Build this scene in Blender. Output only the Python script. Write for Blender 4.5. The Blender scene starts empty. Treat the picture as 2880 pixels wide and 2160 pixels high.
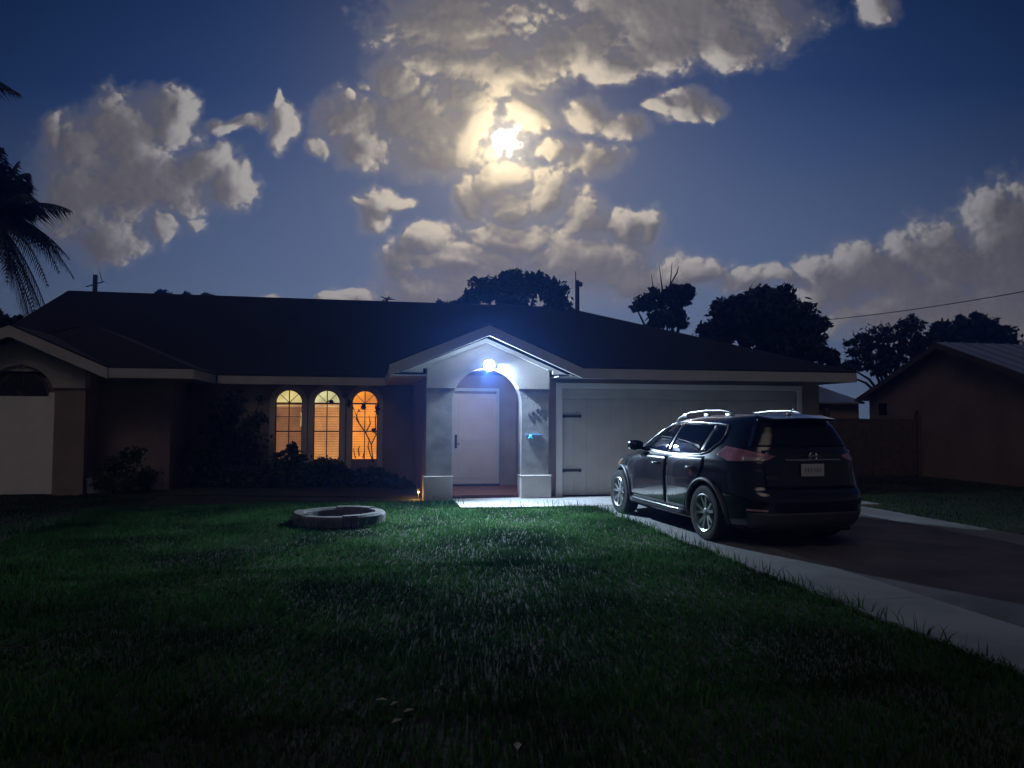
import bpy, bmesh, math, random
import numpy as np
from mathutils import Vector, Matrix
from mathutils.geometry import tessellate_polygon
R = math.radians
rnd = random.Random(7)
sc = bpy.context.scene
COL = sc.collection

# ------------------------------------------------------------------ camera
F, PW, PH = 1600.0, 2212.0, 1659.0
EYE = Vector((0, 0, 1.6))
def cam_axes(yaw=11.0, hor=903.0, roll=0.23):
    p = math.atan((hor - PH / 2) / F); y = R(yaw)
    fwd = Vector((math.sin(y) * math.cos(p), math.cos(y) * math.cos(p), math.sin(p)))
    right = Vector((math.cos(y), -math.sin(y), 0)); up = right.cross(fwd)
    r = R(roll)
    return right * math.cos(r) + up * math.sin(r), up * math.cos(r) - right * math.sin(r), fwd
CR, CU, CF = cam_axes()
cam_d = bpy.data.cameras.new('camera'); cam = bpy.data.objects.new('camera', cam_d); COL.objects.link(cam)
cam.matrix_world = Matrix((( CR.x, CU.x, -CF.x, EYE.x), (CR.y, CU.y, -CF.y, EYE.y), (CR.z, CU.z, -CF.z, EYE.z), (0, 0, 0, 1)))
cam_d.sensor_width = 36; cam_d.lens = 36 * F / PW; cam_d.clip_end = 3000; cam_d.clip_start = 0.05
sc.camera = cam
def spot(px, py, dist):
    """where something seen in the photo at (px, py) stands when it is dist metres deep"""
    d = CR * ((px - PW / 2) / F) - CU * ((py - PH / 2) / F) + CF
    return EYE + d * dist

# ------------------------------------------------------------------ helpers
class MB:
    def __init__(s): s.v = []; s.f = []; s.uv = None
    def add(s, vs, fs):
        n = len(s.v); s.v += [tuple(p) for p in vs]; s.f += [tuple(i + n for i in f) for f in fs]
        return s
    def box(s, x0, x1, y0, y1, z0, z1):
        v = [(x, y, z) for x in (x0, x1) for y in (y0, y1) for z in (z0, z1)]
        return s.add(v, [(0, 1, 3, 2), (4, 6, 7, 5), (0, 4, 5, 1), (2, 3, 7, 6), (0, 2, 6, 4), (1, 5, 7, 3)])
    def prism(s, poly, y0, y1, plane='xz'):
        n = len(poly)
        m = (lambda p, d: (p[0], d, p[1])) if plane == 'xz' else ((lambda p, d: (d, p[0], p[1])) if plane == 'yz' else (lambda p, d: (p[0], p[1], d)))
        v = [m(p, y0) for p in poly] + [m(p, y1) for p in poly]
        tri = tessellate_polygon([[Vector((p[0], p[1], 0)) for p in poly]])
        f = [tuple(t) for t in tri] + [tuple(reversed([i + n for i in t])) for t in tri]
        f += [(i, (i + 1) % n, n + (i + 1) % n, n + i) for i in range(n)]
        return s.add(v, f)
    def tube(s, path, r, n=8, cap=True):
        path = [Vector(p) for p in path]; rs = r if isinstance(r, (list, tuple)) else [r] * len(path)
        vs = []; fs = []; u0 = None
        for i, p in enumerate(path):
            t = (path[min(i + 1, len(path) - 1)] - path[max(i - 1, 0)])
            if t.length < 1e-9: t = Vector((0, 0, 1))
            t.normalize()
            if u0 is None: u0 = t.cross(Vector((0, 0, 1)) if abs(t.z) < .9 else Vector((1, 0, 0)))
            u = (u0 - t * u0.dot(t)); u.normalize(); w = t.cross(u); u0 = u
            for k in range(n):
                a = 2 * math.pi * k / n; vs.append(p + (u * math.cos(a) + w * math.sin(a)) * rs[i])
        for i in range(len(path) - 1):
            for k in range(n):
                k2 = (k + 1) % n; fs.append((i * n + k, i * n + k2, (i + 1) * n + k2, (i + 1) * n + k))
        if cap:
            fs.append(tuple(reversed(range(n)))); fs.append(tuple((len(path) - 1) * n + k for k in range(n)))
        return s.add(vs, fs)
    def lathe(s, prof, org, axis='y', n=40, a0=0, a1=2 * math.pi):
        """prof: (radius, along) pairs round an axis through org"""
        closed = abs(a1 - a0 - 2 * math.pi) < 1e-6; m = n if closed else n + 1
        vs = []
        for k in range(m):
            a = a0 + (a1 - a0) * k / n; c, q = math.cos(a), math.sin(a)
            for r, h in prof:
                d = {'y': (r * c, h, r * q), 'z': (r * c, r * q, h), 'x': (h, r * c, r * q)}[axis]
                vs.append((org[0] + d[0], org[1] + d[1], org[2] + d[2]))
        P = len(prof); fs = []
        for k in range(n):
            k2 = (k + 1) % m
            for i in range(P - 1): fs.append((k * P + i, k2 * P + i, k2 * P + i + 1, k * P + i + 1))
        return s.add(vs, fs)
    def quad(s, a, b, c, d): return s.add([a, b, c, d], [(0, 1, 2, 3)])
    def build(s, name, mat, parent=None, smooth=False, world=True, angle=None, bevel=0):
        me = bpy.data.meshes.new(name); me.from_pydata(s.v, [], s.f); me.update()
        o = bpy.data.objects.new(name, me); COL.objects.link(o)
        if mat: me.materials.append(mat)
        fix(me, smooth, angle)
        if bevel:
            bm = o.modifiers.new('bevel', 'BEVEL'); bm.width = bevel; bm.segments = 2; bm.limit_method = 'ANGLE'; bm.angle_limit = R(40)
        if parent:
            o.parent = parent
            if world: me.transform(rootmat(parent).inverted())
        return o
def fix(me, smooth, angle=None):
    b = bmesh.new(); b.from_mesh(me); bmesh.ops.recalc_face_normals(b, faces=b.faces)
    for f in b.faces: f.smooth = smooth
    if smooth and angle:
        for e in b.edges:
            if len(e.link_faces) == 2 and e.calc_face_angle(0) > R(angle): e.smooth = False
    b.to_mesh(me); b.free()
def rootmat(o):
    m = Matrix.Identity(4)
    while o: m = o.matrix_basis @ m; o = o.parent
    return m
def tag(o, label=None, cat=None, group=None, kind=None):
    for k, v in (('label', label), ('category', cat), ('group', group), ('kind', kind)):
        if v: o[k] = v
    return o
def thing(name, label, cat, loc=(0, 0, 0), rz=0, group=None):
    o = bpy.data.objects.new(name, None); COL.objects.link(o); o.location = loc; o.rotation_euler = (0, 0, rz)
    o.empty_display_size = .2
    return tag(o, label, cat, group)
def arc(cx, cz, r, a0, a1, n=16):
    return [(cx + r * math.cos(R(a0 + (a1 - a0) * k / n)), cz + r * math.sin(R(a0 + (a1 - a0) * k / n))) for k in range(n + 1)]

# ------------------------------------------------------------------ materials
def mat(name, col, rough=.8, metal=0., spec=.5, coat=0., noise=None, bump=None, emit=None, strength=1.):
    m = bpy.data.materials.new(name); m.use_nodes = True; t = m.node_tree; b = t.nodes['Principled BSDF']
    b.inputs['Base Color'].default_value = (*col, 1); b.inputs['Roughness'].default_value = rough
    b.inputs['Metallic'].default_value = metal; b.inputs['Specular IOR Level'].default_value = spec; b.inputs['Coat Weight'].default_value = coat
    b.inputs['Coat Roughness'].default_value = .03
    tc = t.nodes.new('ShaderNodeTexCoord')
    if noise:
        sc_, amt = noise
        n = t.nodes.new('ShaderNodeTexNoise'); n.inputs['Scale'].default_value = sc_; n.inputs['Detail'].default_value = 6
        t.links.new(tc.outputs['Object'], n.inputs['Vector'])
        r = t.nodes.new('ShaderNodeMapRange'); r.inputs['From Min'].default_value = .3; r.inputs['From Max'].default_value = .7
        r.inputs['To Min'].default_value = 1 - amt; r.inputs['To Max'].default_value = 1 + amt
        t.links.new(n.outputs['Fac'], r.inputs['Value'])
        mx = t.nodes.new('ShaderNodeVectorMath'); mx.operation = 'SCALE'; mx.inputs[0].default_value = col
        t.links.new(r.outputs[0], mx.inputs['Scale']); t.links.new(mx.outputs[0], b.inputs['Base Color'])
    if bump:
        sc_, st = bump
        n = t.nodes.new('ShaderNodeTexNoise'); n.inputs['Scale'].default_value = sc_; n.inputs['Detail'].default_value = 4
        t.links.new(tc.outputs['Object'], n.inputs['Vector'])
        bp = t.nodes.new('ShaderNodeBump'); bp.inputs['Strength'].default_value = st; bp.inputs['Distance'].default_value = .02
        t.links.new(n.outputs['Fac'], bp.inputs['Height']); t.links.new(bp.outputs[0], b.inputs['Normal'])
    if emit:
        b.inputs['Emission Color'].default_value = (*emit, 1); b.inputs['Emission Strength'].default_value = strength
    return m
M = dict(
    stucco=mat('stucco_salmon', (.26, .20, .17), .9, noise=(2.2, .16), bump=(60, .5)),
    stucco_light=mat('stucco_pale', (.46, .43, .40), .9, noise=(1.7, .14), bump=(60, .5)),
    pillar=mat('stucco_pillar', (.25, .24, .23), .9, noise=(3.2, .3), bump=(45, .35)),
    trim=mat('painted_trim', (.42, .41, .40), .55, noise=(3, .08)),
    white=mat('white_paint', (.72, .71, .70), .45, noise=(4, .05)),
    garage=mat('garage_paint', (.50, .48, .45), .5, noise=(2.5, .08)),
    dark=mat('dark_metal', (.02, .02, .022), .5),
    black=mat('rubber', (.012, .012, .012), .7, noise=(20, .2)),
    door=mat('door_paint', (.50, .38, .35), .5, noise=(3, .06)),
    tile=mat('red_tile', (.17, .065, .045), .55, noise=(5, .25)),
    concrete=mat('concrete', (.33, .325, .32), .85, noise=(1.6, .16), bump=(45, .35)),
    concrete_old=mat('weathered_concrete', (.21, .21, .215), .88, noise=(1.1, .3), bump=(45, .35)),
    asphalt=mat('dark_paving', (.125, .115, .125), .85, noise=(1.3, .4), bump=(60, .5)),
    soil=mat('soil', (.022, .028, .014), .95, noise=(1.2, .4), bump=(14, .8)),
    bark=mat('bark', (.05, .04, .03), .95, noise=(8, .3), bump=(20, .8)),
    wood=mat('weathered_wood', (.09, .066, .05), .9, noise=(6, .3)),
    pole=mat('pole_wood', (.05, .04, .035), .9),
    stone=mat('cast_stone', (.10, .095, .092), .9, noise=(7, .4), bump=(30, .6)),
    neighbour=mat('terracotta_wall', (.31, .215, .165), .9, noise=(1.5, .2), bump=(50, .4)),
    metalroof=mat('metal_roof', (.38, .40, .44), .35, metal=.4, noise=(2, .1)),
    frame=mat('window_frame', (.12, .07, .045), .6),
    glassd=mat('dark_pane', (.01, .011, .014), .06),
    leafp=mat('pale_leaf', (.32, .30, .24), .8),
)
def leaf_mat(name, c1, c2):
    m = bpy.data.materials.new(name); m.use_nodes = True; t = m.node_tree; b = t.nodes['Principled BSDF']
    b.inputs['Roughness'].default_value = .6; b.inputs['Specular IOR Level'].default_value = .25
    g = t.nodes.new('ShaderNodeNewGeometry'); mx = t.nodes.new('ShaderNodeMix'); mx.data_type = 'RGBA'
    mx.inputs[6].default_value = (*c1, 1); mx.inputs[7].default_value = (*c2, 1)
    t.links.new(g.outputs['Random Per Island'], mx.inputs[0]); t.links.new(mx.outputs[2], b.inputs['Base Color'])
    return m
LEAF = leaf_mat('foliage_dark', (.014, .024, .010), (.035, .05, .02))
PALM = leaf_mat('palm_leaf', (.015, .022, .010), (.03, .04, .02))
SHRUB = leaf_mat('shrub_leaf', (.018, .03, .012), (.04, .06, .025))
GRASS = leaf_mat('grass_blade', (.020, .078, .015), (.050, .100, .030))
def patchy(m, scale=.9):
    t = m.node_tree; b = t.nodes['Principled BSDF']; src = b.inputs['Base Color'].links[0].from_socket
    tc = t.nodes.new('ShaderNodeTexCoord'); n = t.nodes.new('ShaderNodeTexNoise'); n.inputs['Scale'].default_value = scale; n.inputs['Detail'].default_value = 5
    t.links.new(tc.outputs['Object'], n.inputs['Vector'])
    r = t.nodes.new('ShaderNodeMapRange'); r.inputs['From Min'].default_value = .36; r.inputs['From Max'].default_value = .64; r.inputs['To Min'].default_value = .38; r.inputs['To Max'].default_value = 1.35
    t.links.new(n.outputs['Fac'], r.inputs['Value'])
    v = t.nodes.new('ShaderNodeVectorMath'); v.operation = 'SCALE'; t.links.new(src, v.inputs[0]); t.links.new(r.outputs[0], v.inputs['Scale'])
    t.links.new(v.outputs[0], b.inputs['Base Color'])
patchy(GRASS, .8)
def translucent(m, f=.5):
    t = m.node_tree; b = t.nodes['Principled BSDF']; b.inputs['Specular IOR Level'].default_value = 0.; b.inputs['Roughness'].default_value = .8
    tr = t.nodes.new('ShaderNodeBsdfTranslucent'); mx = t.nodes.new('ShaderNodeMixShader'); mx.inputs[0].default_value = f
    t.links.new(b.inputs['Base Color'].links[0].from_socket, tr.inputs[0]); df = t.nodes.new('ShaderNodeBsdfDiffuse'); t.links.new(b.inputs['Base Color'].links[0].from_socket, df.inputs[0]); t.links.new(df.outputs[0], mx.inputs[1]); t.links.new(tr.outputs[0], mx.inputs[2])
    t.links.new(mx.outputs[0], t.nodes['Material Output'].inputs[0])
translucent(GRASS, .5)
def shingles():
    m = mat('shingle', (.014, .012, .013), .9); t = m.node_tree; b = t.nodes['Principled BSDF']
    tc = t.nodes.new('ShaderNodeTexCoord'); br = t.nodes.new('ShaderNodeTexBrick')
    mp = t.nodes.new('ShaderNodeMapping'); mp.inputs['Scale'].default_value = (1, 1, 1); t.links.new(tc.outputs['Object'], mp.inputs['Vector'])
    br.inputs['Scale'].default_value = 3; br.inputs['Color1'].default_value = (.014, .012, .013, 1); br.inputs['Color2'].default_value = (.009, .008, .009, 1); br.inputs['Mortar'].default_value = (.008, .008, .008, 1)
    t.links.new(mp.outputs[0], br.inputs['Vector']); t.links.new(br.outputs['Color'], b.inputs['Base Color'])
    return m
M['roof'] = shingles()
def pane_mat():
    m = bpy.data.materials.new('window_glass'); m.use_nodes = True; t = m.node_tree; t.nodes.clear()
    o = t.nodes.new('ShaderNodeOutputMaterial'); mx = t.nodes.new('ShaderNodeMixShader'); mx.inputs[0].default_value = .06
    a = t.nodes.new('ShaderNodeBsdfTransparent'); g = t.nodes.new('ShaderNodeBsdfGlossy'); g.inputs['Roughness'].default_value = .03
    t.links.new(a.outputs[0], mx.inputs[1]); t.links.new(g.outputs[0], mx.inputs[2]); t.links.new(mx.outputs[0], o.inputs[0])
    return m
M['pane'] = pane_mat()

# ------------------------------------------------------------------ world: moonlit night sky with clouds
moon_px = (1092., 303.)
BLOBS = [  # cloud lobes of the sky: direction (as seen from the lawn, in photo pixels), radii
 # big cloud to the left
 (170,325,85,78),(275,300,110,100),(365,262,72,80),(398,232,40,44),(300,400,190,110),(440,365,72,58),(500,405,52,62),(165,440,95,100),(235,530,85,52),(350,495,50,28),(432,477,30,18),(120,300,30,50),
 # wisps
 (601,228,13,26),(515,276,66,16),(612,272,36,44),(688,322,28,20),(470,270,22,18),
 # dark cloud left of the moon
 (850,185,58,52),(905,262,130,88),(960,335,110,52),(800,325,70,42),(770,260,90,60),(756,213,16,15),(790,187,16,13),(1010,270,60,60),(1010,215,70,45),(780,345,55,30),
 # two big clouds at the top
 (990,55,178,110),(1000,140,150,55),(1120,170,75,55),(1440,30,290,112),(1250,95,120,70),(1560,95,110,62),(1330,150,70,40),(1190,130,60,60),(1660,50,70,70),(1440,110,140,50),
 # right of the moon
 (1265,245,52,38),(1335,265,60,34),(1480,232,60,34),(1530,240,40,24),(1430,228,34,14),(1270,345,80,38),(1180,330,40,30),(1150,250,60,40),(1080,395,60,40),
 # small one
 (805,442,42,46),(850,437,34,13),(775,435,32,13),
 # piled cloud below the moon
 (1022,432,46,56),(1178,432,58,58),(1262,466,58,58),(1352,500,78,52),(1405,492,44,44),(1100,505,140,56),(905,522,78,42),(868,560,52,62),(1010,570,170,56),(1260,565,185,62),(1110,450,60,50),(1010,640,230,70),(1380,600,110,50),
 (1490,592,92,36),(1600,612,82,28),(1690,600,60,24),
 # big bank at the right
 (2190,500,120,112),(2050,560,150,92),(1905,590,130,72),(1800,625,112,56),(2120,690,260,92),(2130,445,60,50),(1760,590,60,40),
 # bits
 (1882,10,42,44),(592,650,52,20),(772,640,32,18),(730,650,40,14),(2000,640,170,80),(2200,600,140,140),(2190,720,160,60),(1900,680,150,50),
]
def make_world():
    w = bpy.data.worlds.new('World'); sc.world = w; w.use_nodes = True; t = w.node_tree; t.nodes.clear()
    N = t.nodes.new; L = t.links.new
    def group_field():
        g = bpy.data.node_groups.new('cloud_field', 'ShaderNodeTree')
        g.interface.new_socket('P', in_out='INPUT', socket_type='NodeSocketVector')
        g.interface.new_socket('D', in_out='OUTPUT', socket_type='NodeSocketFloat')
        n = g.nodes.new; l = g.links.new
        gi = n('NodeGroupInput'); go = n('NodeGroupOutput')
        def noise(vec, scale, det, rough=.5):
            q = n('ShaderNodeTexNoise'); q.noise_dimensions = '3D'; q.inputs['Scale'].default_value = scale; q.inputs['Detail'].default_value = det; q.inputs['Roughness'].default_value = rough
            l(vec, q.inputs['Vector']); return q
        def vm(op, a, b=None, s=None):
            q = n('ShaderNodeVectorMath'); q.operation = op
            for i, x in enumerate((a, b)):
                if x is None: continue
                if isinstance(x, tuple): q.inputs[i].default_value = x
                else: l(x, q.inputs[i])
            if s is not None: q.inputs['Scale'].default_value = s
            return q
        P = gi.outputs[0]
        for scale, amp, det in ((.8, .32, 1), (2.4, .13, 2)):
            q = noise(P, scale, det); c = vm('SUBTRACT', q.outputs['Color'], (.5, .5, .5)); c = vm('MULTIPLY', c.outputs[0], (2 * amp, 2 * amp, 0)); P = vm('ADD', P, c.outputs[0]).outputs[0]
        cur = None
        for x, y, rx, ry in BLOBS:
            ix, iy = 100 / (rx * 1.14), 100 / (ry * 1.14); b = vm('MULTIPLY_ADD', P, (ix, iy, 0)); b.inputs[2].default_value = (-x / 100 * ix, -y / 100 * iy, 0); d = vm('LENGTH', b.outputs[0])
            if cur is None: cur = d.outputs['Value']
            else:
                s = n('ShaderNodeMath'); s.operation = 'SMOOTH_MIN'; s.inputs[2].default_value = .22; l(cur, s.inputs[0]); l(d.outputs['Value'], s.inputs[1]); cur = s.outputs[0]
        s = n('ShaderNodeMath'); s.operation = 'SUBTRACT'; s.inputs[0].default_value = 1; l(cur, s.inputs[1])
        cur = s.outputs[0]
        for scale, amp, mid in ((1.25, .32, .34), (2.9, .17, .36), (6.0, .085, .36)):
            vo = n('ShaderNodeTexVoronoi'); vo.feature = 'SMOOTH_F1'; vo.voronoi_dimensions = '2D'; vo.inputs['Scale'].default_value = scale; vo.inputs['Smoothness'].default_value = .35
            l(P, vo.inputs['Vector'])
            r = n('ShaderNodeMath'); r.operation = 'MULTIPLY_ADD'; l(vo.outputs['Distance'], r.inputs[0]); r.inputs[1].default_value = -amp; r.inputs[2].default_value = amp * mid
            a = n('ShaderNodeMath'); l(cur, a.inputs[0]); l(r.outputs[0], a.inputs[1]); cur = a.outputs[0]
        q = noise(gi.outputs[0], 3.6, 6, .62)
        r = n('ShaderNodeMath'); r.operation = 'MULTIPLY_ADD'; l(q.outputs['Fac'], r.inputs[0]); r.inputs[1].default_value = .56; r.inputs[2].default_value = -.28
        a = n('ShaderNodeMath'); l(cur, a.inputs[0]); l(r.outputs[0], a.inputs[1]); l(a.outputs[0], go.inputs[0])
        return g
    G = group_field()
    def mth(op, a, b=None, c=None, clamp=False):
        q = N('ShaderNodeMath'); q.operation = op; q.use_clamp = clamp
        for i, x in enumerate((a, b, c)):
            if x is None: continue
            if isinstance(x, (int, float)): q.inputs[i].default_value = x
            else: L(x, q.inputs[i])
        return q.outputs[0]
    def vmt(op, a, b=None, s=None):
        q = N('ShaderNodeVectorMath'); q.operation = op
        for i, x in enumerate((a, b)):
            if x is None: continue
            if isinstance(x, (tuple, Vector)): q.inputs[i].default_value = tuple(x)
            else: L(x, q.inputs[i])
        if s is not None:
            if isinstance(s, (int, float)): q.inputs['Scale'].default_value = s
            else: L(s, q.inputs['Scale'])
        return q.outputs['Value'] if op in ('DOT_PRODUCT', 'LENGTH', 'DISTANCE') else q.outputs[0]
    def sstep(v, a, b, lo=0., hi=1.):
        q = N('ShaderNodeMapRange'); q.interpolation_type = 'SMOOTHSTEP'; L(v, q.inputs['Value'])
        q.inputs['From Min'].default_value = a; q.inputs['From Max'].default_value = b; q.inputs['To Min'].default_value = lo; q.inputs['To Max'].default_value = hi
        return q.outputs[0]
    def mixc(f, a, b):
        q = N('ShaderNodeMix'); q.data_type = 'RGBA'
        if isinstance(f, float): q.inputs[0].default_value = f
        else: L(f, q.inputs[0])
        for i, x in ((6, a), (7, b)):
            if isinstance(x, tuple): q.inputs[i].default_value = (*x, 1)
            else: L(x, q.inputs[i])
        return q.outputs[2]
    tc = N('ShaderNodeTexCoord'); D = tc.outputs['Generated']
    zc = vmt('DOT_PRODUCT', D, CF); zs = mth('MAXIMUM', zc, .12)
    u = mth('DIVIDE', vmt('DOT_PRODUCT', D, CR), zs); v = mth('DIVIDE', vmt('DOT_PRODUCT', D, CU), zs)
    X = mth('MULTIPLY_ADD', u, F / 100, PW / 200); Y = mth('MULTIPLY_ADD', v, -F / 100, PH / 200)
    cb = N('ShaderNodeCombineXYZ'); L(X, cb.inputs[0]); L(Y, cb.inputs[1]); P = cb.outputs[0]
    mp = (moon_px[0] / 100, moon_px[1] / 100, 0)
    toM = vmt('SUBTRACT', mp, P); dm = vmt('LENGTH', toM)            # in hundreds of pixels
    dirM = vmt('NORMALIZE', toM)
    g1 = N('ShaderNodeGroup'); g1.node_tree = G; L(P, g1.inputs[0]); d1 = g1.outputs[0]
    g2 = N('ShaderNodeGroup'); g2.node_tree = G; L(vmt('ADD', P, vmt('SCALE', dirM, s=.40)), g2.inputs[0]); d2 = g2.outputs[0]
    g3 = N('ShaderNodeGroup'); g3.node_tree = G; L(vmt('ADD', P, vmt('SCALE', dirM, s=.11)), g3.inputs[0]); d3 = g3.outputs[0]
    # clear sky
    ramp = N('ShaderNodeValToRGB'); L(mth('MULTIPLY', Y, 1 / 9.0), ramp.inputs[0])
    e = ramp.color_ramp.elements; e[0].position = 0; e[0].color = (.009, .027, .086, 1); e[1].position = .72; e[1].color = (.102, .142, .228, 1)
    for p_, c_ in ((.2, (.015, .038, .112)), (.36, (.036, .064, .148)), (.55, (.070, .104, .190))):
        k = e.new(p_); k.color = (*c_, 1)
    dist = sstep(dm, 3.5, 13.5, 1.05, .55)
    sky = vmt('SCALE', ramp.outputs[0], s=dist)
    aur = mth('EXPONENT', mth('MULTIPLY', dm, -.5))
    sky = vmt('ADD', sky, vmt('SCALE', (.105, .10, .10), s=aur))
    vg = mth('EXPONENT', mth('MULTIPLY', mth('MULTIPLY', dm, dm), -.085))
    sky = mixc(mth('MULTIPLY', vg, .42), sky, (.165, .152, .160))
    # clouds
    s1 = sstep(d1, -.10, .62); s2 = sstep(d2, -.10, .62)
    rel = mth('SUBTRACT', s1, s2)
    soft = sstep(rel, -.22, .28, 1.15, .30)
    alpha = mth('DIVIDE', mth('ADD', d1, mth('MULTIPLY_ADD', soft, .35, -.05)), soft, clamp=True); alpha = sstep(alpha, 0., 1.)
    fine = mth('SUBTRACT', sstep(d1, -.05, .42), sstep(d3, -.05, .42)); relief = mth('MULTIPLY', mth('SUBTRACT', d1, d3), 1.1)
    lit = sstep(mth('ADD', mth('MULTIPLY', rel, .62), mth('MULTIPLY', mth('ADD', mth('MULTIPLY', fine, .85), relief), mth('MULTIPLY_ADD', s1, -.62, 1.0))), -.24, .92)
    thin = mth('SUBTRACT', 1.0, s1)
    glow = mth('MINIMUM', mth('ADD', mth('MULTIPLY', thin, .34), mth('MULTIPLY', lit, 1.05)), 1.2)
    near = mth('EXPONENT', mth('MULTIPLY', dm, -.45))
    corec = mixc(near, (.094, .088, .098), (.155, .142, .125)); rimc = mixc(near, (.30, .295, .30), (1.0, .78, .46))
    cloud = mixc(glow, corec, rimc)
    fall = sstep(dm, 2.0, 12.5, 1.1, .72)
    cloud = vmt('SCALE', cloud, s=fall)
    lowhaze = sstep(Y, 5.2, 8.4, 0., .45)
    cloud = mixc(lowhaze, cloud, (.22, .20, .195))
    col = mixc(alpha, sky, cloud)
    # the moon, half behind ragged cloud
    nz = N('ShaderNodeTexNoise'); nz.inputs['Scale'].default_value = 4.2; nz.inputs['Detail'].default_value = 5; L(P, nz.inputs['Vector'])
    wob = mth('MULTIPLY_ADD', nz.outputs['Fac'], .8, -.40)
    dmw = mth('ADD', dm, wob)
    disc = sstep(dmw, .02, .38, 1., 0.)
    halo = mth('EXPONENT', mth('MULTIPLY', dmw, -3.0))
    wide = mth('EXPONENT', mth('MULTIPLY', dm, -1.15))
    col = vmt('ADD', col, vmt('SCALE', (1.25, 1.05, .72), s=halo))
    col = vmt('ADD', col, vmt('SCALE', (.24, .20, .13), s=wide))
    col = vmt('ADD', col, vmt('SCALE', (4., 3.9, 3.5), s=disc))
    # the rest of the dome: dim sky and an added warm disc behind, dark below
    front = sstep(zc, .12, .34)
    sep = N('ShaderNodeSeparateXYZ'); L(D, sep.inputs[0])
    back = mixc(sstep(sep.outputs['Z'], -.02, .55), (.040, .036, .035), (.014, .016, .028))
    fill_d = vmt('DOT_PRODUCT', D, Vector((-.33, -.62, .71)).normalized()); back = vmt('ADD', back, vmt('SCALE', (.92, .76, .64), s=sstep(fill_d, .935, .99)))  # warm disc added to light the front walls, in place of a street lamp
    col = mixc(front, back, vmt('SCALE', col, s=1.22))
    col = mixc(sstep(sep.outputs['Z'], -.06, -.01), (.004, .004, .004), col)
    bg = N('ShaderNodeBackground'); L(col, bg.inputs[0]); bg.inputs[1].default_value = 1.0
    o = N('ShaderNodeOutputWorld'); L(bg.outputs[0], o.inputs[0])
    try:
        w.cycles.sampling_method = 'NONE'
    except Exception: pass
make_world()
# moonlight
sd = bpy.data.lights.new('moonlight', 'SUN'); sd.energy = .018; sd.angle = R(.6); sd.color = (.93, .95, 1.)
so = bpy.data.objects.new('moonlight', sd); COL.objects.link(so)
md = (spot(moon_px[0], moon_px[1], 1) - EYE).normalized()
so.rotation_euler = (-md).to_track_quat('-Z', 'Y').to_euler()

#PART_SETTING
# ------------------------------------------------------------------ ground
g = MB(); n = 48
for i in range(n + 1):
    for j in range(n + 1):
        u = (i / n * 2 - 1); v = (j / n * 2 - 1)
        g.v.append((u * abs(u) ** 1.2 * 420, v * abs(v) ** 1.2 * 420 + 8, 0))
g.f = [(i * (n + 1) + j, (i + 1) * (n + 1) + j, (i + 1) * (n + 1) + j + 1, i * (n + 1) + j + 1) for i in range(n) for j in range(n)]
tag(g.build('ground', M['soil']), kind='structure')
DX0, DX1, DX2, DX3 = 4.0, 4.87, 8.08, 8.8
tag(MB().box(DX1, DX2, -6, 12.3, -.1, .030).build('driveway', M['asphalt'], bevel=.006), kind='structure')
kb = MB()
def ragged(x0, x1, ya, yb, z, wob_side):
    ys = np.linspace(ya, yb, 60); vs = []; fs = []
    for i, y in enumerate(ys):
        w = rnd.uniform(-.02, .02)
        a, b = (x0 + w, x1) if wob_side == 0 else (x0, x1 + w)
        vs += [(a, y, z), (b, y, z), (a, y, -.1), (b, y, -.1)]
    for i in range(len(ys) - 1):
        k = 4 * i; fs += [(k, k + 4, k + 5, k + 1), (k, k + 2, k + 6, k + 4), (k + 1, k + 5, k + 7, k + 3)]
    fs += [(0, 1, 3, 2), (4 * 59, 4 * 59 + 2, 4 * 59 + 3, 4 * 59 + 1)]
    return MB().add(vs, fs)
def strip(x0, x1, ya, yb, side):
    """cast strip in slabs with open joints; overlap edge stays hidden in the lawn"""
    mb = MB(); y = ya
    while y < yb - .05:
        y2 = min(yb, y + 2.95 + rnd.uniform(-.1, .1)); q = ragged(x0, x1, y, y2 - .012, .036 + rnd.uniform(-.002, .002), side); mb.add(q.v, q.f); y = y2
    return mb
tag(strip(DX0, DX1 - .004, -6, 12.83, 0).build('driveway_edge', M['concrete_old']), kind='structure')
tag(strip(DX2 + .004, DX3, -6, 12.3, 1).build('driveway_edge', M['concrete_old']), kind='structure')
ap = MB().box(DX1, 9.4, 12.304, 14.42, -.1, .034)
tag(ap.build('garage_apron', M['concrete'], bevel=.008), kind='structure')
wk = MB().prism([(1.62, 12.98), (2.3, 12.9), (3.4, 12.87), (4.0, 12.84), (4.86, 12.864), (4.866, 14.40), (3.5, 14.40), (1.62, 14.34)], -.1, .040, 'xy')
tag(wk.build('path', M['concrete'], bevel=.008), kind='structure')
# street and far kerb behind the camera are not in view

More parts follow.
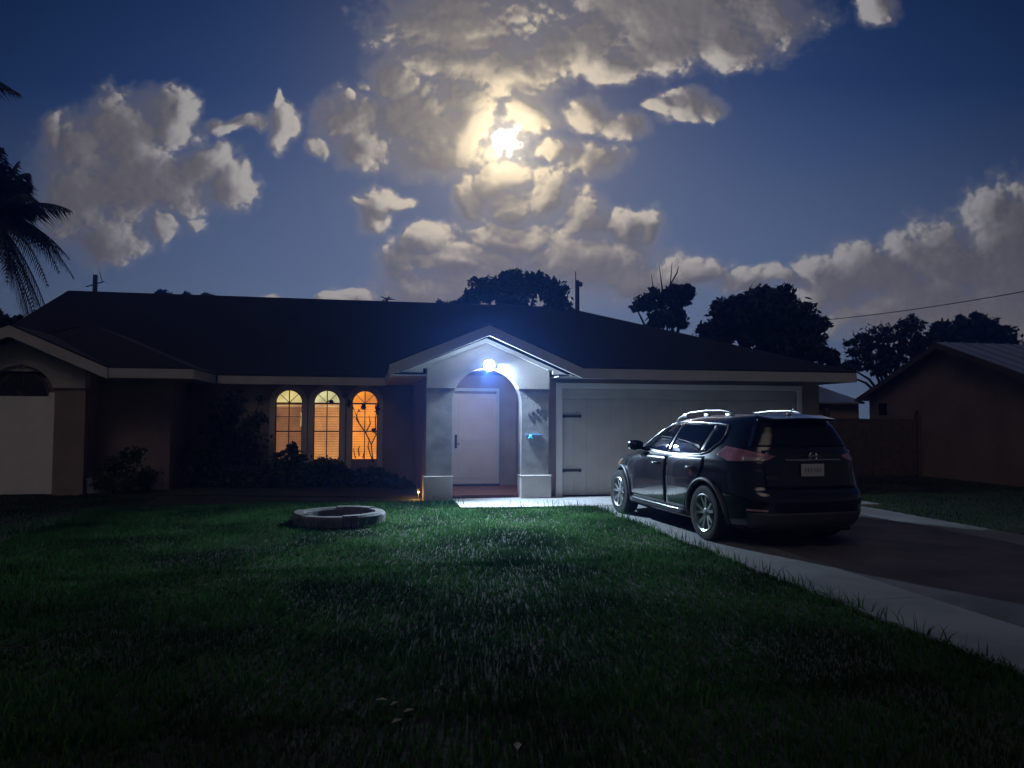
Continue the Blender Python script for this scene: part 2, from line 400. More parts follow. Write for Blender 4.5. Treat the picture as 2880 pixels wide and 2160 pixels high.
# ------------------------------------------------------------------ grass
PIT = (-.40, 11.62)
def make_grass():
    rs = np.random.default_rng(3)
    def zone(n, x0, x1, y0, y1): return np.c_[rs.uniform(x0, x1, n), rs.uniform(y0, y1, n)]
    pts = np.vstack([zone(90000, -4.5, 4.05, 8.0, 14.3), zone(70000, -5, 4.05, 4.0, 8.2), zone(30000, -9, -4, 5, 16.4), zone(36000, -3.5, 4.05, 1.2, 4.2), zone(22000, 8.82, 15, 5, 18)])
    x, y = pts.T
    keep = ~((y > 12.86) & (x > 1.64)) | (x > 8.8)
    keep &= ~((x > 4.02) & (x < 8.8)); keep &= ~((x > 1.05) & (x < 9) & (y > 14.15))
    keep &= ((x - PIT[0]) ** 2 + (y - PIT[1]) ** 2) > .60 ** 2
    keep &= ~((x < -5.6) & (y > 16.4)) & ~((x < 1.1) & (x > -5) & (y > 16.2))
    pts = pts[keep]
    # ragged fringe over the kerbs
    def fringe(n, fx, fy): return np.c_[fx(n), fy(n)]
    e1 = np.c_[rs.uniform(1.9, 4.0, 900), 12.87 + rs.normal(0, .03, 900)]; e2 = np.c_[4.0 + rs.normal(0, .025, 2600), rs.uniform(3, 12.8, 2600)]
    e3 = np.c_[rs.uniform(1.0, 1.75, 700), rs.uniform(13.2, 14.15, 700)]
    e4 = np.c_[PIT[0] + .74 * np.cos(a := rs.uniform(0, 6.283, 900)), PIT[1] + .74 * np.sin(a)]
    m0 = len(pts); pts = np.vstack([pts, e1, e2, e3, e4]); n = len(pts)
    # clumping: height follows a few sine waves
    cl = .5 + .5 * np.sin(pts[:, 0] * 2.3 + 1.7 * np.sin(pts[:, 1] * 1.1)) * np.sin(pts[:, 1] * 1.9 + 1.3 * np.sin(pts[:, 0] * 1.7))
    h = rs.uniform(.022, .052, n) * (.75 + .7 * cl); h[rs.random(n) < .02] *= 1.8; h[m0:] *= 1.15
    tall = rs.random(n) < np.where(np.arange(n) >= m0, .10, 0.0015); h[tall] = rs.uniform(.12, .19, tall.sum())
    w = rs.uniform(.003, .0068, n); a = rs.uniform(0, 2 * np.pi, n); b = rs.uniform(0, 2 * np.pi, n); lean = rs.uniform(.1, .8, n) * h
    z0 = np.full(n, -.005)
    dx, dy = np.cos(a) * w, np.sin(a) * w; lx, ly = np.cos(b) * lean, np.sin(b) * lean
    V = np.zeros((n, 5, 3))
    V[:, 0] = np.c_[pts[:, 0] - dx, pts[:, 1] - dy, z0]; V[:, 1] = np.c_[pts[:, 0] + dx, pts[:, 1] + dy, z0]
    V[:, 2] = np.c_[pts[:, 0] + dx * .8 + lx * .35, pts[:, 1] + dy * .8 + ly * .35, h * .6]; V[:, 3] = np.c_[pts[:, 0] - dx * .8 + lx * .35, pts[:, 1] - dy * .8 + ly * .35, h * .6]
    V[:, 4] = np.c_[pts[:, 0] + lx, pts[:, 1] + ly, h]
    me = bpy.data.meshes.new('grass'); me.vertices.add(5 * n); me.vertices.foreach_set('co', V.reshape(-1).astype(np.float32))
    base = np.arange(n)[:, None] * 5
    loops = np.hstack([base + np.array([[0, 1, 2, 3]]), base + np.array([[3, 2, 4]])]).reshape(-1)
    me.loops.add(len(loops)); me.loops.foreach_set('vertex_index', loops.astype(np.int32))
    me.polygons.add(2 * n); st = (np.arange(n)[:, None] * 7 + np.array([[0, 4]])).reshape(-1)
    me.polygons.foreach_set('loop_start', st.astype(np.int32)); me.update(calc_edges=True); me.validate()
    me.materials.append(GRASS)
    o = bpy.data.objects.new('grass', me); COL.objects.link(o)
    tag(o, 'dark green front lawn of uneven tufty grass', 'grass', kind='stuff')
make_grass()

#PART_HOUSE
# ------------------------------------------------------------------ house
EZ = 2.60                                     # top of the eaves
SL = .43
house = thing('house', 'low single storey house with dark shingle roof, lit arched windows and arched porch', 'house', (2.3, 18, 0))
wl = MB()
# porch block and garage walls
wl.box(1.10, 1.30, 14.5, 18.70, 0, 2.5)                     # left side wall of the porch block
wl.box(1.30, 3.5, 16.60, 16.75, 0, 2.62)                    # back wall of the porch
wl.box(3.32, 3.5, 14.5, 16.60, 0, 2.62)                     # right wall of the porch
wl.box(1.30, 3.32, 14.5, 16.60, 2.56, 2.62)                 # porch ceiling
wl.box(9.02, 9.55, 14.42, 14.6, 0, 2.45)
wl.box(3.5, 9.02, 14.42, 14.6, 2.22, 2.45)
wl.box(3.5, 3.72, 14.42, 14.6, 0, 2.22)
wl.box(9.40, 9.55, 14.6, 30, 0, 2.45)
# left wing
wl.box(-5.65, -4.2, 17.2, 17.4, 0, 2.5); wl.box(-5.85, -5.65, 16.75, 17.4, 0, 2.5); wl.box(-4.4, -4.2, 17.4, 18.7, 0, 2.5)
wl.box(-9.0, -8.8, 16.75, 32, 0, 2.5)
wl.box(-9.0, 9.4, 31.8, 32, 0, 2.5)
wl.build('wall', M['stucco'], house)
# gable triangles at the ends of the main roof
gb = MB().prism([(18.9, 2.45), (31.6, 2.45), (25.25, 5.35)], -8.95, -8.8, 'yz'); gb.build('gable_wall', M['stucco'], house)

# window wall with three arched openings
WX = (-1.885, -.985, -.07); WR = .315; SP = 1.95; SILL = .54
ww = MB()
ww.box(-4.2, 1.10, 18.70, 18.95, 0, SILL)
edges = [-4.2] + [e for c in WX for e in (c - WR, c + WR)] + [1.10]
for i in range(0, len(edges), 2): ww.box(edges[i], edges[i + 1], 18.70, 18.95, SILL, SP)
top = [(-4.2, SP)]
for c in WX: top += arc(c, SP, WR, 180, 0, 14)
top += [(1.10, SP), (1.10, 2.5), (-4.2, 2.5)]
ww.prism(top, 18.70, 18.95)
ww.build('window_wall', M['stucco'], house)
def glow(name, col, stripe=None):
    m = bpy.data.materials.new(name); m.use_nodes = True; t = m.node_tree; b = t.nodes['Principled BSDF']
    b.inputs['Base Color'].default_value = (.25, .2, .15, 1); b.inputs['Roughness'].default_value = .6
    b.inputs['Emission Strength'].default_value = 1
    tc = t.nodes.new('ShaderNodeTexCoord'); n = t.nodes.new('ShaderNodeTexNoise'); n.inputs['Scale'].default_value = 2.2; n.inputs['Detail'].default_value = 2
    t.links.new(tc.outputs['Object'], n.inputs['Vector'])
    r = t.nodes.new('ShaderNodeMapRange'); r.inputs['From Min'].default_value = .3; r.inputs['From Max'].default_value = .7; r.inputs['To Min'].default_value = .62; r.inputs['To Max'].default_value = 1.2
    t.links.new(n.outputs['Fac'], r.inputs['Value']); fac = r.outputs[0]
    if stripe:                                                  # each slat: bright belly, dark overlap
        s = t.nodes.new('ShaderNodeSeparateXYZ'); t.links.new(tc.outputs['Object'], s.inputs[0])
        q = t.nodes.new('ShaderNodeMath'); q.operation = 'MULTIPLY'; q.inputs[1].default_value = 1 / stripe; t.links.new(s.outputs['Z'], q.inputs[0])
        f = t.nodes.new('ShaderNodeMath'); f.operation = 'FRACT'; t.links.new(q.outputs[0], f.inputs[0])
        p = t.nodes.new('ShaderNodeMapRange'); p.interpolation_type = 'SMOOTHSTEP'; p.inputs['From Min'].default_value = 0; p.inputs['From Max'].default_value = .45; p.inputs['To Min'].default_value = .45; p.inputs['To Max'].default_value = 1.08
        t.links.new(f.outputs[0], p.inputs['Value'])
        z = t.nodes.new('ShaderNodeMath'); z.operation = 'MULTIPLY'; t.links.new(fac, z.inputs[0]); t.links.new(p.outputs[0], z.inputs[1]); fac = z.outputs[0]
    v = t.nodes.new('ShaderNodeVectorMath'); v.operation = 'SCALE'; v.inputs[0].default_value = col; t.links.new(fac, v.inputs['Scale'])
    t.links.new(v.outputs[0], b.inputs['Emission Color'])
    return m
spec = [((.25, .105, .042), (.86, .70, .27), 'left arched window, dim brown blinds under a cream fanlight'),
        ((.60, .25, .075), (.88, .82, .40), 'middle arched window, tan blinds under a pale yellow fanlight'),
        ((1.05, .34, .035), (1.05, .33, .025), 'right arched window glowing bright orange')]
for (c, (bc, fc, lb)) in zip(WX, spec):
    # surround proud of the wall
    o_ = WR + .125
    ring = [(c - o_, .35), (c - o_, SP)] + arc(c, SP, o_, 180, 0, 20)[1:] + [(c + o_, .35), (c + WR, .35), (c + WR, SP)] + arc(c, SP, WR, 0, 180, 20)[1:] + [(c - WR, .35)]
    fr = MB()
    y0, y1 = 18.78, 18.82; fw = .022
    fr.box(c - WR, c - WR + fw, y0, y1, SILL, SP); fr.box(c + WR - fw, c + WR, y0, y1, SILL, SP)
    fr.box(c - WR + fw, c + WR - fw, y0, y1, SILL, SILL + .03)
    for z, h in ((SP - .025, .035), (1.24, .032), (1.60, .014)): fr.box(c - WR + fw, c + WR - fw, y0 + .002, y1 - .002, z, z + h)
    fr.box(c - .011, c + .011, y0 - .003, y1 + .003, SILL + .03, SP + WR - .02)
    hoop = arc(c, SP, WR, 0, 180, 20) + arc(c, SP, WR - .016, 180, 0, 20); fr.prism(hoop, y0 + .001, y1 - .001)
    for a in (45, 135):
        dx, dz = math.cos(R(a)), math.sin(R(a)); nx, nz = -dz * .007, dx * .007
        fr.prism([(c + nx, SP + nz), (c - nx, SP - nz), (c + dx * (WR - .01) - nx, SP + dz * (WR - .01) - nz), (c + dx * (WR - .01) + nx, SP + dz * (WR - .01) + nz)], y0 + .004, y1 - .004)
    win = fr.build('window', M['frame'], house); win['label'] = lb
    MB().prism(ring, 18.655, 18.70).build('surround', M['stucco_light'], win)
    MB().prism([(c - WR + .004, SILL + .004), (c + WR - .004, SILL + .004)] + arc(c, SP, WR - .004, 0, 180, 20), 18.832, 18.836).build('pane', M['pane'], win)
    bl = MB(); P_ = .062; k = 0; z = SILL + .005
    while z < SP - .06:                                        # tilted slats
        bl.add([(c - .30, 18.862, z), (c + .30, 18.862, z), (c + .30, 18.888, z + P_ + .004), (c - .30, 18.888, z + P_ + .004)], [(0, 1, 2, 3)]); z += P_
    bl.box(c - .30, c + .30, 18.855, 18.90, SP - .055, SP - .02)
    bl.build('blind', glow('blind_glow', bc, P_), win)
    li = MB().box(c - .295, c + .295, 18.846, 18.852, SP - .082, SP - .068)
    if c < -1.5: li.prism([(c + .268, 1.36), (c + .292, 1.40), (c + .297, 1.55), (c + .285, 1.70), (c + .27, 1.73), (c + .28, 1.58)], 18.844, 18.850)
    li.prism([(c - WR, SP - .03), (c + WR, SP - .03)] + arc(c, SP, WR, 0, 180, 20), 18.93, 18.945).build('lit_interior', glow('lit_room', fc), win)
    MB().box(c - .315, c + .315, 18.915, 18.93, SILL, SP - .031).build('blind_backing', glow('lit_backing', tuple(x * .5 for x in bc)), win)

def portal(cx, r, spr, x0, x1, apex, Y, left_end, right_end, plinth, name, zs=2.17, pm=None):
    """arched portal wall under a gable: pillars, raised upper panel, frieze boards"""
    hgt = spr + r
    lo = math.degrees(math.asin(min(1, max(0, (zs - spr) / r))))
    MB().prism([(x0, 0), (cx - r, 0), (cx - r, spr)] + arc(cx, spr, r, 180, 180 - lo, 6)[1:] + [(x0, zs)], Y + .045, Y + .30).build('pillar', pm or M['pillar'], house)
    pil = MB().prism([(x1, 0), (cx + r, 0), (cx + r, spr)] + arc(cx, spr, r, 0, lo, 6)[1:] + [(x1, zs)], Y + .045, Y + .30).build('pillar', pm or M['pillar'], house)
    ax, az = apex; s2 = (az - right_end[1]) / (right_end[0] - ax)
    s1 = (az - left_end[1]) / (ax - left_end[0])
    tz = lambda x: az - .24 - (s1 * (ax - x) if x < ax else s2 * (x - ax))
    up = [(x0, zs)] + arc(cx, spr, r, 180 - lo, lo, 22) + [(x1, zs), (x1, tz(x1) - .02), (ax, tz(ax) - .02), (x0, tz(x0) - .02)]
    MB().prism(up, Y, Y + .30).build('arch_panel', M['stucco_light'], house)
    return tz, pil
tz, _ = portal(2.27, .68, 1.88, 1.10, 3.50, (2.24, 3.35), 14.16, (.42, 2.60), (4.02, 2.60), True, 'porch')
fz = MB()    # frieze boards frame the sunken panel under the gable
for sgn, xe in ((-1, 1.17), (1, 3.45)):
    xo = 1.02 if sgn < 0 else 3.56
    fz.prism([(xo, 2.54), (xe, 2.54), (xe, tz(xe) - .05), (2.24, tz(2.24) - .05), (2.24, tz(2.24) + .03), (xo, tz(xo) + .03)] if sgn > 0 else [(xo, 2.54), (xe, 2.54), (xe, tz(xe) - .05), (2.24, tz(2.24) - .05), (2.24, tz(2.24) + .03), (xo, tz(xo) + .03)], 14.105, 14.16)
fz.prism([(.55, 2.46), (1.02, 2.46), (1.02, tz(1.02) + .03), (.55, tz(.55) + .03)], 14.11, 14.3)
fz.prism([(3.56, 2.46), (3.95, 2.46), (3.95, tz(3.95) + .03), (3.56, tz(3.56) + .03)], 14.11, 14.3)
fz.build('frieze', M['trim'], house)
for a, b in ((1.06, 1.60), (2.94, 3.54)): MB().box(a, b, 14.145, 14.52, 0, .47).box(a - .012, b + .012, 14.13, 14.53, .47, .488).build('plinth', M['stucco_light'], house, bevel=.008)
MB().box(1.3, 3.32, 14.45, 16.6, -.1, .09).build('porch_floor', M['tile'], house)
# front door at the back of the porch
dr = MB().box(1.90, 2.86, 16.55, 16.59, .11, 2.14).box(1.99, 2.77, 16.54, 16.55, .25, .95).box(1.99, 2.77, 16.54, 16.55, 1.08, 2.02)
fd = dr.build('front_door', M['door'], house, bevel=.006)
MB().box(1.84, 1.90, 16.53, 16.6, .09, 2.2).box(2.86, 2.92, 16.53, 16.6, .09, 2.2).box(1.84, 2.92, 16.53, 16.6, 2.2, 2.27).build('door_frame', M['trim'], fd)
MB().box(1.915, 1.965, 16.52, 16.54, .92, 1.22).tube([(1.94, 16.54, 1.02), (1.94, 16.49, 1.02), (2.02, 16.485, 1.02)], .012).build('handle', M['dark'], fd)
MB().box(1.84, 2.92, 16.40, 16.6, .088, .125).build('threshold', M['dark'], fd)

# garage door: vertical boards, frame, strap hinges
gd = MB(); nb = 20; bw = 5.19 / nb
for i in range(nb): gd.box(3.83 + i * bw + .002, 3.83 + (i + 1) * bw - .002, 14.468, 14.50, .055, 1.98)
gd.box(3.83, 9.02, 14.475, 14.51, .05, 2.2); gd.box(3.83, 9.02, 14.45, 14.475, 2.02, 2.19)
gdo = gd.build('garage_door', M['garage'], house, bevel=.003)
MB().box(3.70, 3.83, 14.385, 14.46, .03, 2.2).box(9.02, 9.13, 14.385, 14.46, .03, 2.2).box(3.70, 9.13, 14.38, 14.46, 2.2, 2.31).build('door_frame', M['white'], gdo, bevel=.005)
for z in (1.64, .55):
    h = MB().box(3.84, 4.22, 14.436, 14.455, z - .022, z + .022).box(3.84, 3.88, 14.43, 14.455, z - .035, z + .035).box(4.19, 4.235, 14.43, 14.455, z - .03, z + .03)
    h.build('strap_hinge', M['dark'], gdo, bevel=.004)
MB().box(3.83, 9.02, 14.44, 14.5, .036, .06).build('foot_strip', M['black'], gdo)  # dark rubber strip, put in for the shade at the door's foot

# left gable: arched doorway, white door, dark fanlight
LX = -6.84
tz2, _ = portal(LX, .62, 2.0, -8.3, -5.65, (-6.88, 3.38), 16.42, (-9.0, 2.60), (-5.10, 2.62), False, 'left', pm=M['stucco'])
lf = MB(); lf.prism([(-8.9, 2.5), (-5.3, 2.5), (-5.3, tz2(-5.3) + .03), (-6.88, tz2(-6.88) + .03), (-8.9, tz2(-8.9) + .03)], 16.50, 16.7)
lf.build('gable_wall', M['stucco_light'], house)
ld = MB().box(-7.48, -6.26, 16.55, 16.60, .03, 2.0)
ldo = ld.build('side_door', M['white'], house, bevel=.006)
ldo['label'] = 'plain white door under a dark half round fanlight'
MB().box(-6.34, -6.22, 16.50, 16.55, .03, 2.08).box(-7.46, -7.34, 16.50, 16.55, .03, 2.08).build('door_frame', M['white'], ldo)
fl = MB().prism(arc(LX, 2.0, .47, 0, 180, 18), 16.56, 16.57); fan = fl.build('fanlight', M['glassd'], house)
mu = MB()
for a in (45, 90, 135): mu.tube([(LX, 16.553, 2.0), (LX + .46 * math.cos(R(a)), 16.553, 2.0 + .46 * math.sin(R(a)))], .009, 6)
mu.prism(arc(LX, 2.0, .49, 0, 180, 18) + arc(LX, 2.0, .46, 180, 0, 18), 16.54, 16.575); mu.build('frame', M['frame'], fan)
MB().prism(arc(LX, 2.0, .63, 0, 180, 20) + arc(LX, 2.0, .48, 180, 0, 20), 16.60, 16.66).build('arch_infill', M['stucco'], house)

# roofs: hipped and gabled solids that run into one another
def slope_poly(mb, top, thick=.05):
    n = len(top); mb.add([p for p in top] + [(p[0], p[1], p[2] - thick) for p in top], [tuple(range(n)), tuple(range(2 * n - 1, n - 1, -1))] + [(i, (i + 1) % n, n + (i + 1) % n, n + i) for i in range(n)])
def hip(mb, x0, x1, y0, y1, p, z=EZ):           # ridge runs along y, hip at the front
    xc = (x0 + x1) / 2; h = (x1 - x0) / 2; zr = z + p * h
    slope_poly(mb, [(x0, y0, z), (x1, y0, z), (xc, y0 + h, zr)])
    slope_poly(mb, [(x1, y0, z), (x1, y1, z), (xc, y1, zr), (xc, y0 + h, zr)])
    slope_poly(mb, [(x0, y1, z), (x0, y0, z), (xc, y0 + h, zr), (xc, y1, zr)])
def gable(mb, xa, za, xl, zl, xr, zr, y0, y1):
    slope_poly(mb, [(xl, y0, zl), (xa, y0, za), (xa, y1, za), (xl, y1, zl)])
    slope_poly(mb, [(xa, y0, za), (xr, y0, zr), (xr, y1, zr), (xa, y1, za)])
rf = MB()
RY, RZ = 25.25, EZ + .012 + .42 * (25.25 - 18.3)
slope_poly(rf, [(-9.25, 18.3, EZ + .012), (9.6, 18.3, EZ + .012), (6.3, RY, RZ), (-9.25, RY, RZ)])
slope_poly(rf, [(9.6, 32.2, EZ + .012), (-9.25, 32.2, EZ + .012), (-9.25, RY, RZ), (6.3, RY, RZ)])
def wing(mb, x0, x1, y0, y1, p, z, gx, vx, vy, lx):       # hipped wing whose front slope stops at a valley beside a gable
    xc = (x0 + x1) / 2; h = (x1 - x0) / 2; zr = z + p * h; zz = lambda y: z + p * (y - y0)
    slope_poly(mb, [(gx, y0, z), (x1, y0, z), (xc, y0 + h, zr), (vx, vy, zz(vy))])
    slope_poly(mb, [(x1, y0, z), (x1, y1, z), (xc, y1, zr), (xc, y0 + h, zr)])
    slope_poly(mb, [(x0, y1, z), (x0, y0 + lx, z), (x0 + lx, y0 + lx, z + p * lx), (xc, y0 + h, zr), (xc, y1, zr)])
wing(rf, .40, 10.02, 13.80, 26, .385, EZ, 4.06, 2.5, 15.9, .75)
wing(rf, -9.3, -3.5, 16.02, 22, .40, EZ - .004, -5.10, -7.1, 18.0, .75)
gable(rf, 2.24, 3.39, .38, EZ + .006, 4.06, EZ + .006, 13.76, 17)
gable(rf, -6.88, 3.40, -8.98, EZ + .004, -5.10, EZ + .004, 15.98, 19)
roof = rf.build('roof', M['roof'], house)
fa = MB(); fh = .19; th = .035
def board(p, q, h=fh, dz=-.035):                  # fascia board along p-q, facing out of the house
    p = Vector(p); q = Vector(q); d = (q - p).normalized(); nrm = Vector((d.y, -d.x, 0)).normalized()
    o = [p, q, q + Vector((0, 0, -h)), p + Vector((0, 0, -h))]; o = [x + Vector((0, 0, dz)) for x in o]
    fa.add([x + nrm * .004 for x in o] + [x - nrm * th for x in o], [(0, 1, 2, 3), (7, 6, 5, 4), (0, 4, 5, 1), (1, 5, 6, 2), (2, 6, 7, 3), (3, 7, 4, 0)])
board((4.07, 13.80, EZ), (10.02, 13.80, EZ)); board((10.02, 13.80, EZ), (10.02, 20, EZ))
board((-3.46, 18.30, EZ), (.40, 18.30, EZ)); board((.40, 18.3, EZ), (.40, 13.80, EZ))
board((-5.12, 16.02, EZ), (-3.5, 16.02, EZ)); board((-3.5, 16.02, EZ), (-3.5, 18.3, EZ))
board((.38, 13.76, EZ + .01), (2.24, 13.76, 3.39), .20); board((2.24, 13.76, 3.39), (4.06, 13.76, EZ + .01), .20)
board((-8.98, 15.98, EZ), (-6.88, 15.98, 3.40), .22); board((-6.88, 15.98, 3.40), (-5.10, 15.98, EZ), .22)
fa.build('fascia', M['trim'], house)
sf = MB()
sf.box(3.6, 9.98, 13.84, 14.42, 2.40, 2.415); sf.box(-3.46, .9, 18.34, 18.70, 2.40, 2.415); sf.box(-5.3, -3.54, 16.06, 17.2, 2.40, 2.415)
sf.box(.44, 1.10, 14.1, 18.3, 2.40, 2.415); sf.box(-4.2, -3.54, 17.2, 18.7, 2.40, 2.414); sf.box(9.55, 9.98, 14.42, 20, 2.40, 2.415)
for (xa, za, xb, zb) in ((.42, EZ - .10, 2.24, 3.26), (2.24, 3.26, 4.02, EZ - .10)): sf.prism([(xa, za - .05), (xb, zb - .05), (xb, zb - .035), (xa, za - .035)], 13.80, 14.2)
for (xa, za, xb, zb) in ((-8.9, EZ - .10, -6.88, 3.28), (-6.88, 3.28, -5.2, EZ - .10)): sf.prism([(xa, za - .05), (xb, zb - .05), (xb, zb - .035), (xa, za - .035)], 16.02, 16.5)
sf.build('soffit', M['trim'], house)

# ------------------------------------------------------------------ lamps and marks on the porch
LP = Vector((2.30, 14.045, 2.62))
pl = thing('porch_light', 'blazing blue white flood light mounted above the porch arch', 'lamp', (LP.x, 14.10, LP.z))
MB().lathe([(0, 14.159), (.122, 14.159), (.122, 14.1575), (.112, 14.157), (0, 14.157)], (LP.x, 0, LP.z), 'y', 32).build('housing', M['dark'], pl, smooth=True, angle=35)
lm = mat('lamp_lens', (.9, .9, .9), .3, emit=(.62, .82, 1.0), strength=760)
MB().lathe([(0, 14.1525), (.06, 14.153), (.106, 14.155), (.106, 14.1565), (0, 14.1565)], (LP.x, 0, LP.z), 'y', 32).build('lens', lm, pl)
def flood(name, watts, col, size, blend, aim):            # spots added at the one lamp, shaping its beam to lawn and driveway
    d = bpy.data.lights.new(name, 'SPOT'); d.energy = watts; d.color = col; d.spot_size = R(size); d.spot_blend = blend; d.shadow_soft_size = .003
    o = bpy.data.objects.new(name, d); COL.objects.link(o); o.location = (LP.x, 14.1485, LP.z); o.rotation_euler = Vector(aim).to_track_quat('-Z', 'Y').to_euler()
pd = bpy.data.lights.new('arch_fill', 'POINT'); pd.energy = 120; pd.color = (.60, .78, 1.); pd.shadow_soft_size = .012
po = bpy.data.objects.new('arch_fill', pd); COL.objects.link(po); po.location = (LP.x - .03, 14.172, LP.z - .150)  # added fill lamp in the arch, no fixture there; brightens alcove and door
flood('porch_downlight', 2500, (.60, .80, 1.), 76, 1., (-.08, -.65, -.755))
flood('porch_lawnlight', 1150, (.60, .80, 1.), 84, 1., (-.58, -.50, -.64))
flood('porch_sidelight', 1150, (.58, .78, 1.), 126, 1., (.66, -.40, -.64))

gl = thing('garden_light', 'small warm stake light on the grass by the left porch pillar', 'garden light', (1.0, 14.70, 0))
MB().tube([(1.0, 14.70, -.05), (1.0, 14.70, .16)], .008).build('stake', M['dark'], gl)
MB().lathe([(0, .16), (.03, .16), (.034, .21), (0, .22)], (1.0, 14.70, 0), 'z', 14).build('shade', M['dark'], gl)
MB().lathe([(0, .125), (.02, .13), (.022, .155), (0, .159)], (1.0, 14.70, 0), 'z', 14).build('bulb', mat('warm_bulb', (.9, .8, .6), emit=(1., .55, .18), strength=2), gl)
wd = bpy.data.lights.new('garden_glow', 'POINT'); wd.energy = 7; wd.color = (1., .50, .13); wd.shadow_soft_size = .02
wo = bpy.data.objects.new('garden_glow', wd); COL.objects.link(wo); wo.location = (.95, 14.66, .115)

fx = thing('wall_fixture', 'small cyan glowing fixture on the right porch pillar', 'fixture', (3.16, 14.2, 1.27))
MB().box(3.03, 3.34, 14.185, 14.205, 1.255, 1.285).build('bracket', mat('blue_plate', (.10, .25, .42), .4), fx, bevel=.004)
bl = MB()
for dx, dz, r in ((.0, 0, .028), (-.03, -.03, .014), (.03, -.032, .014)): bl.lathe([(0, -.012), (r, -.008), (r, .008), (0, .012)], (3.13 + dx, 14.18, 1.245 + dz), 'y', 14)
bl.build('led', mat('cyan_led', (.1, .5, .6), emit=(.02, .55, 1.), strength=.75), fx, smooth=True)
def text_mesh(txt, size, depth):
    cu = bpy.data.curves.new('txt', 'FONT'); cu.body = txt; cu.size = size; cu.extrude = depth; cu.align_x = 'CENTER'; cu.align_y = 'CENTER'
    o = bpy.data.objects.new('txt', cu); COL.objects.link(o); dg = bpy.context.evaluated_depsgraph_get()
    me = bpy.data.meshes.new_from_object(o.evaluated_get(dg)); bpy.data.objects.remove(o); bpy.data.curves.remove(cu)
    return me
hn = thing('house_number', 'dark house number digits stepping up the right porch pillar', 'house number', (3.2, 14.2, 1.7))
for ch, x, z in (('1', 3.095, 1.66), ('4', 3.175, 1.69), ('4', 3.265, 1.745), ('1', 3.345, 1.775)):
    me = text_mesh(ch, .125, .004); me.materials.append(M['dark']); o = bpy.data.objects.new('digit', me); COL.objects.link(o); o.parent = hn
    o.location = (x - 3.2, 14.2 - 14.2, z - 1.7); o.rotation_euler = (R(90), 0, 0)
#PART_CAR
# ------------------------------------------------------------------ the parked car (x forward from the rear axle, y left, z up)
PAINT = mat('dark_blue_paint', (.006, .009, .018), .22, spec=.5, metal=.2, coat=1.)
PLAST = mat('grey_plastic', (.055, .055, .06), .5)
CHROME = mat('chrome', (.75, .76, .78), .16, metal=1.)
SILVER = mat('silver_rail', (.62, .63, .65), .28, metal=.9)
TINT = mat('tinted_glass', (.006, .008, .011), .012)
TAIL = mat('tail_lens', (.52, .25, .32), .12, coat=1., noise=(9, .35))
CLEAR = mat('clear_lens', (.45, .42, .42), .1, coat=1.)
AMBER = mat('amber_lens', (.9, .30, .03), .15, coat=1.)
TYRE = mat('tyre_rubber', (.007, .007, .008), .8)
ALLOY = mat('alloy', (.50, .51, .53), .28, metal=.85)
T = np.array([  # z, half width, rear x, front x, rear exponent, front exponent
 (.18, .74, -.72, 3.30, 5, 3.4), (.24, .84, -.86, 3.50, 5, 3.4), (.34, .895, -.94, 3.60, 5, 3.3), (.46, .905, -.97, 3.64, 5.2, 3.2), (.58, .91, -.985, 3.65, 5.4, 3.1), (.68, .914, -.965, 3.64, 5.4, 3.1),
 (.74, .914, -.90, 3.62, 5.6, 3.0), (.82, .912, -.885, 3.58, 5.6, 3.0), (.89, .905, -.88, 3.52, 5.4, 2.9), (.94, .905, -.875, 3.42, 5.2, 2.9), (.98, .90, -.87, 3.25, 5, 2.9), (1.02, .89, -.87, 2.98, 4.8, 3.0), (1.06, .882, -.865, 2.70, 4.6, 3.3),
 (1.10, .866, -.86, 2.48, 4.4, 3.8), (1.20, .832, -.85, 2.27, 4.2, 4.0), (1.30, .785, -.82, 2.06, 4.0, 4.2), (1.40, .732, -.785, 1.84, 3.8, 4.4), (1.50, .668, -.74, 1.58, 3.7, 4.4), (1.56, .62, -.70, 1.38, 3.6, 4.2), (1.605, .565, -.63, 1.16, 3.6, 4.), (1.64, .49, -.50, .92, 3.4, 3.6), (1.66, .38, -.30, .68, 3, 3), (1.668, .20, .0, .42, 2.4, 2.4)])
def prof(z): return [float(np.interp(z, T[:, 0], T[:, k])) for k in range(1, 6)]
def half(x, z):
    hw, xr, xf, nr, nf = prof(z); xm = (xr + xf) / 2
    t, n_ = ((x - xm) / (xf - xm), nf) if x > xm else ((xm - x) / (xm - xr), nr)
    return hw * max(0., 1 - min(1., t) ** n_) ** (1 / n_)
def ring(z, K=15):
    hw, xr, xf, nr, nf = prof(z); xm = (xr + xf) / 2
    A = [0] + [math.pi / 2 * (k / K) ** 1.25 for k in range(1, K + 1)]
    q = lambda a, n_: (max(0, math.sin(a)) ** (2 / n_), max(0, math.cos(a)) ** (2 / n_))
    pts = []
    for a in reversed(A): s, c = q(a, nr); pts.append((xm - (xm - xr) * s, hw * c))     # rear centre -> left side
    for a in A[1:]: s, c = q(a, nf); pts.append((xm + (xf - xm) * s, hw * c))            # -> front centre
    return pts + [(x, -y) for x, y in reversed(pts[1:-1])]
def end_pt(sv, z, front=False):
    """point on the tail (or nose) sv metres round the corner from the centre line, left positive"""
    hw, xr, xf, nr, nf = prof(z); xm = (xr + xf) / 2; n_ = nf if front else nr; ex = (xf if front else xr) - xm
    a = np.linspace(math.pi / 2, 0, 160); c = np.maximum(0, np.cos(a)) ** (2 / n_); s = np.maximum(0, np.sin(a)) ** (2 / n_)
    x = xm + ex * s; y = hw * c; L_ = np.r_[0, np.cumsum(np.hypot(np.diff(x), np.diff(y)))]
    k = abs(sv); return Vector((float(np.interp(k, L_, x)), math.copysign(float(np.interp(k, L_, y)), sv) if k > 1e-9 else 0., z))
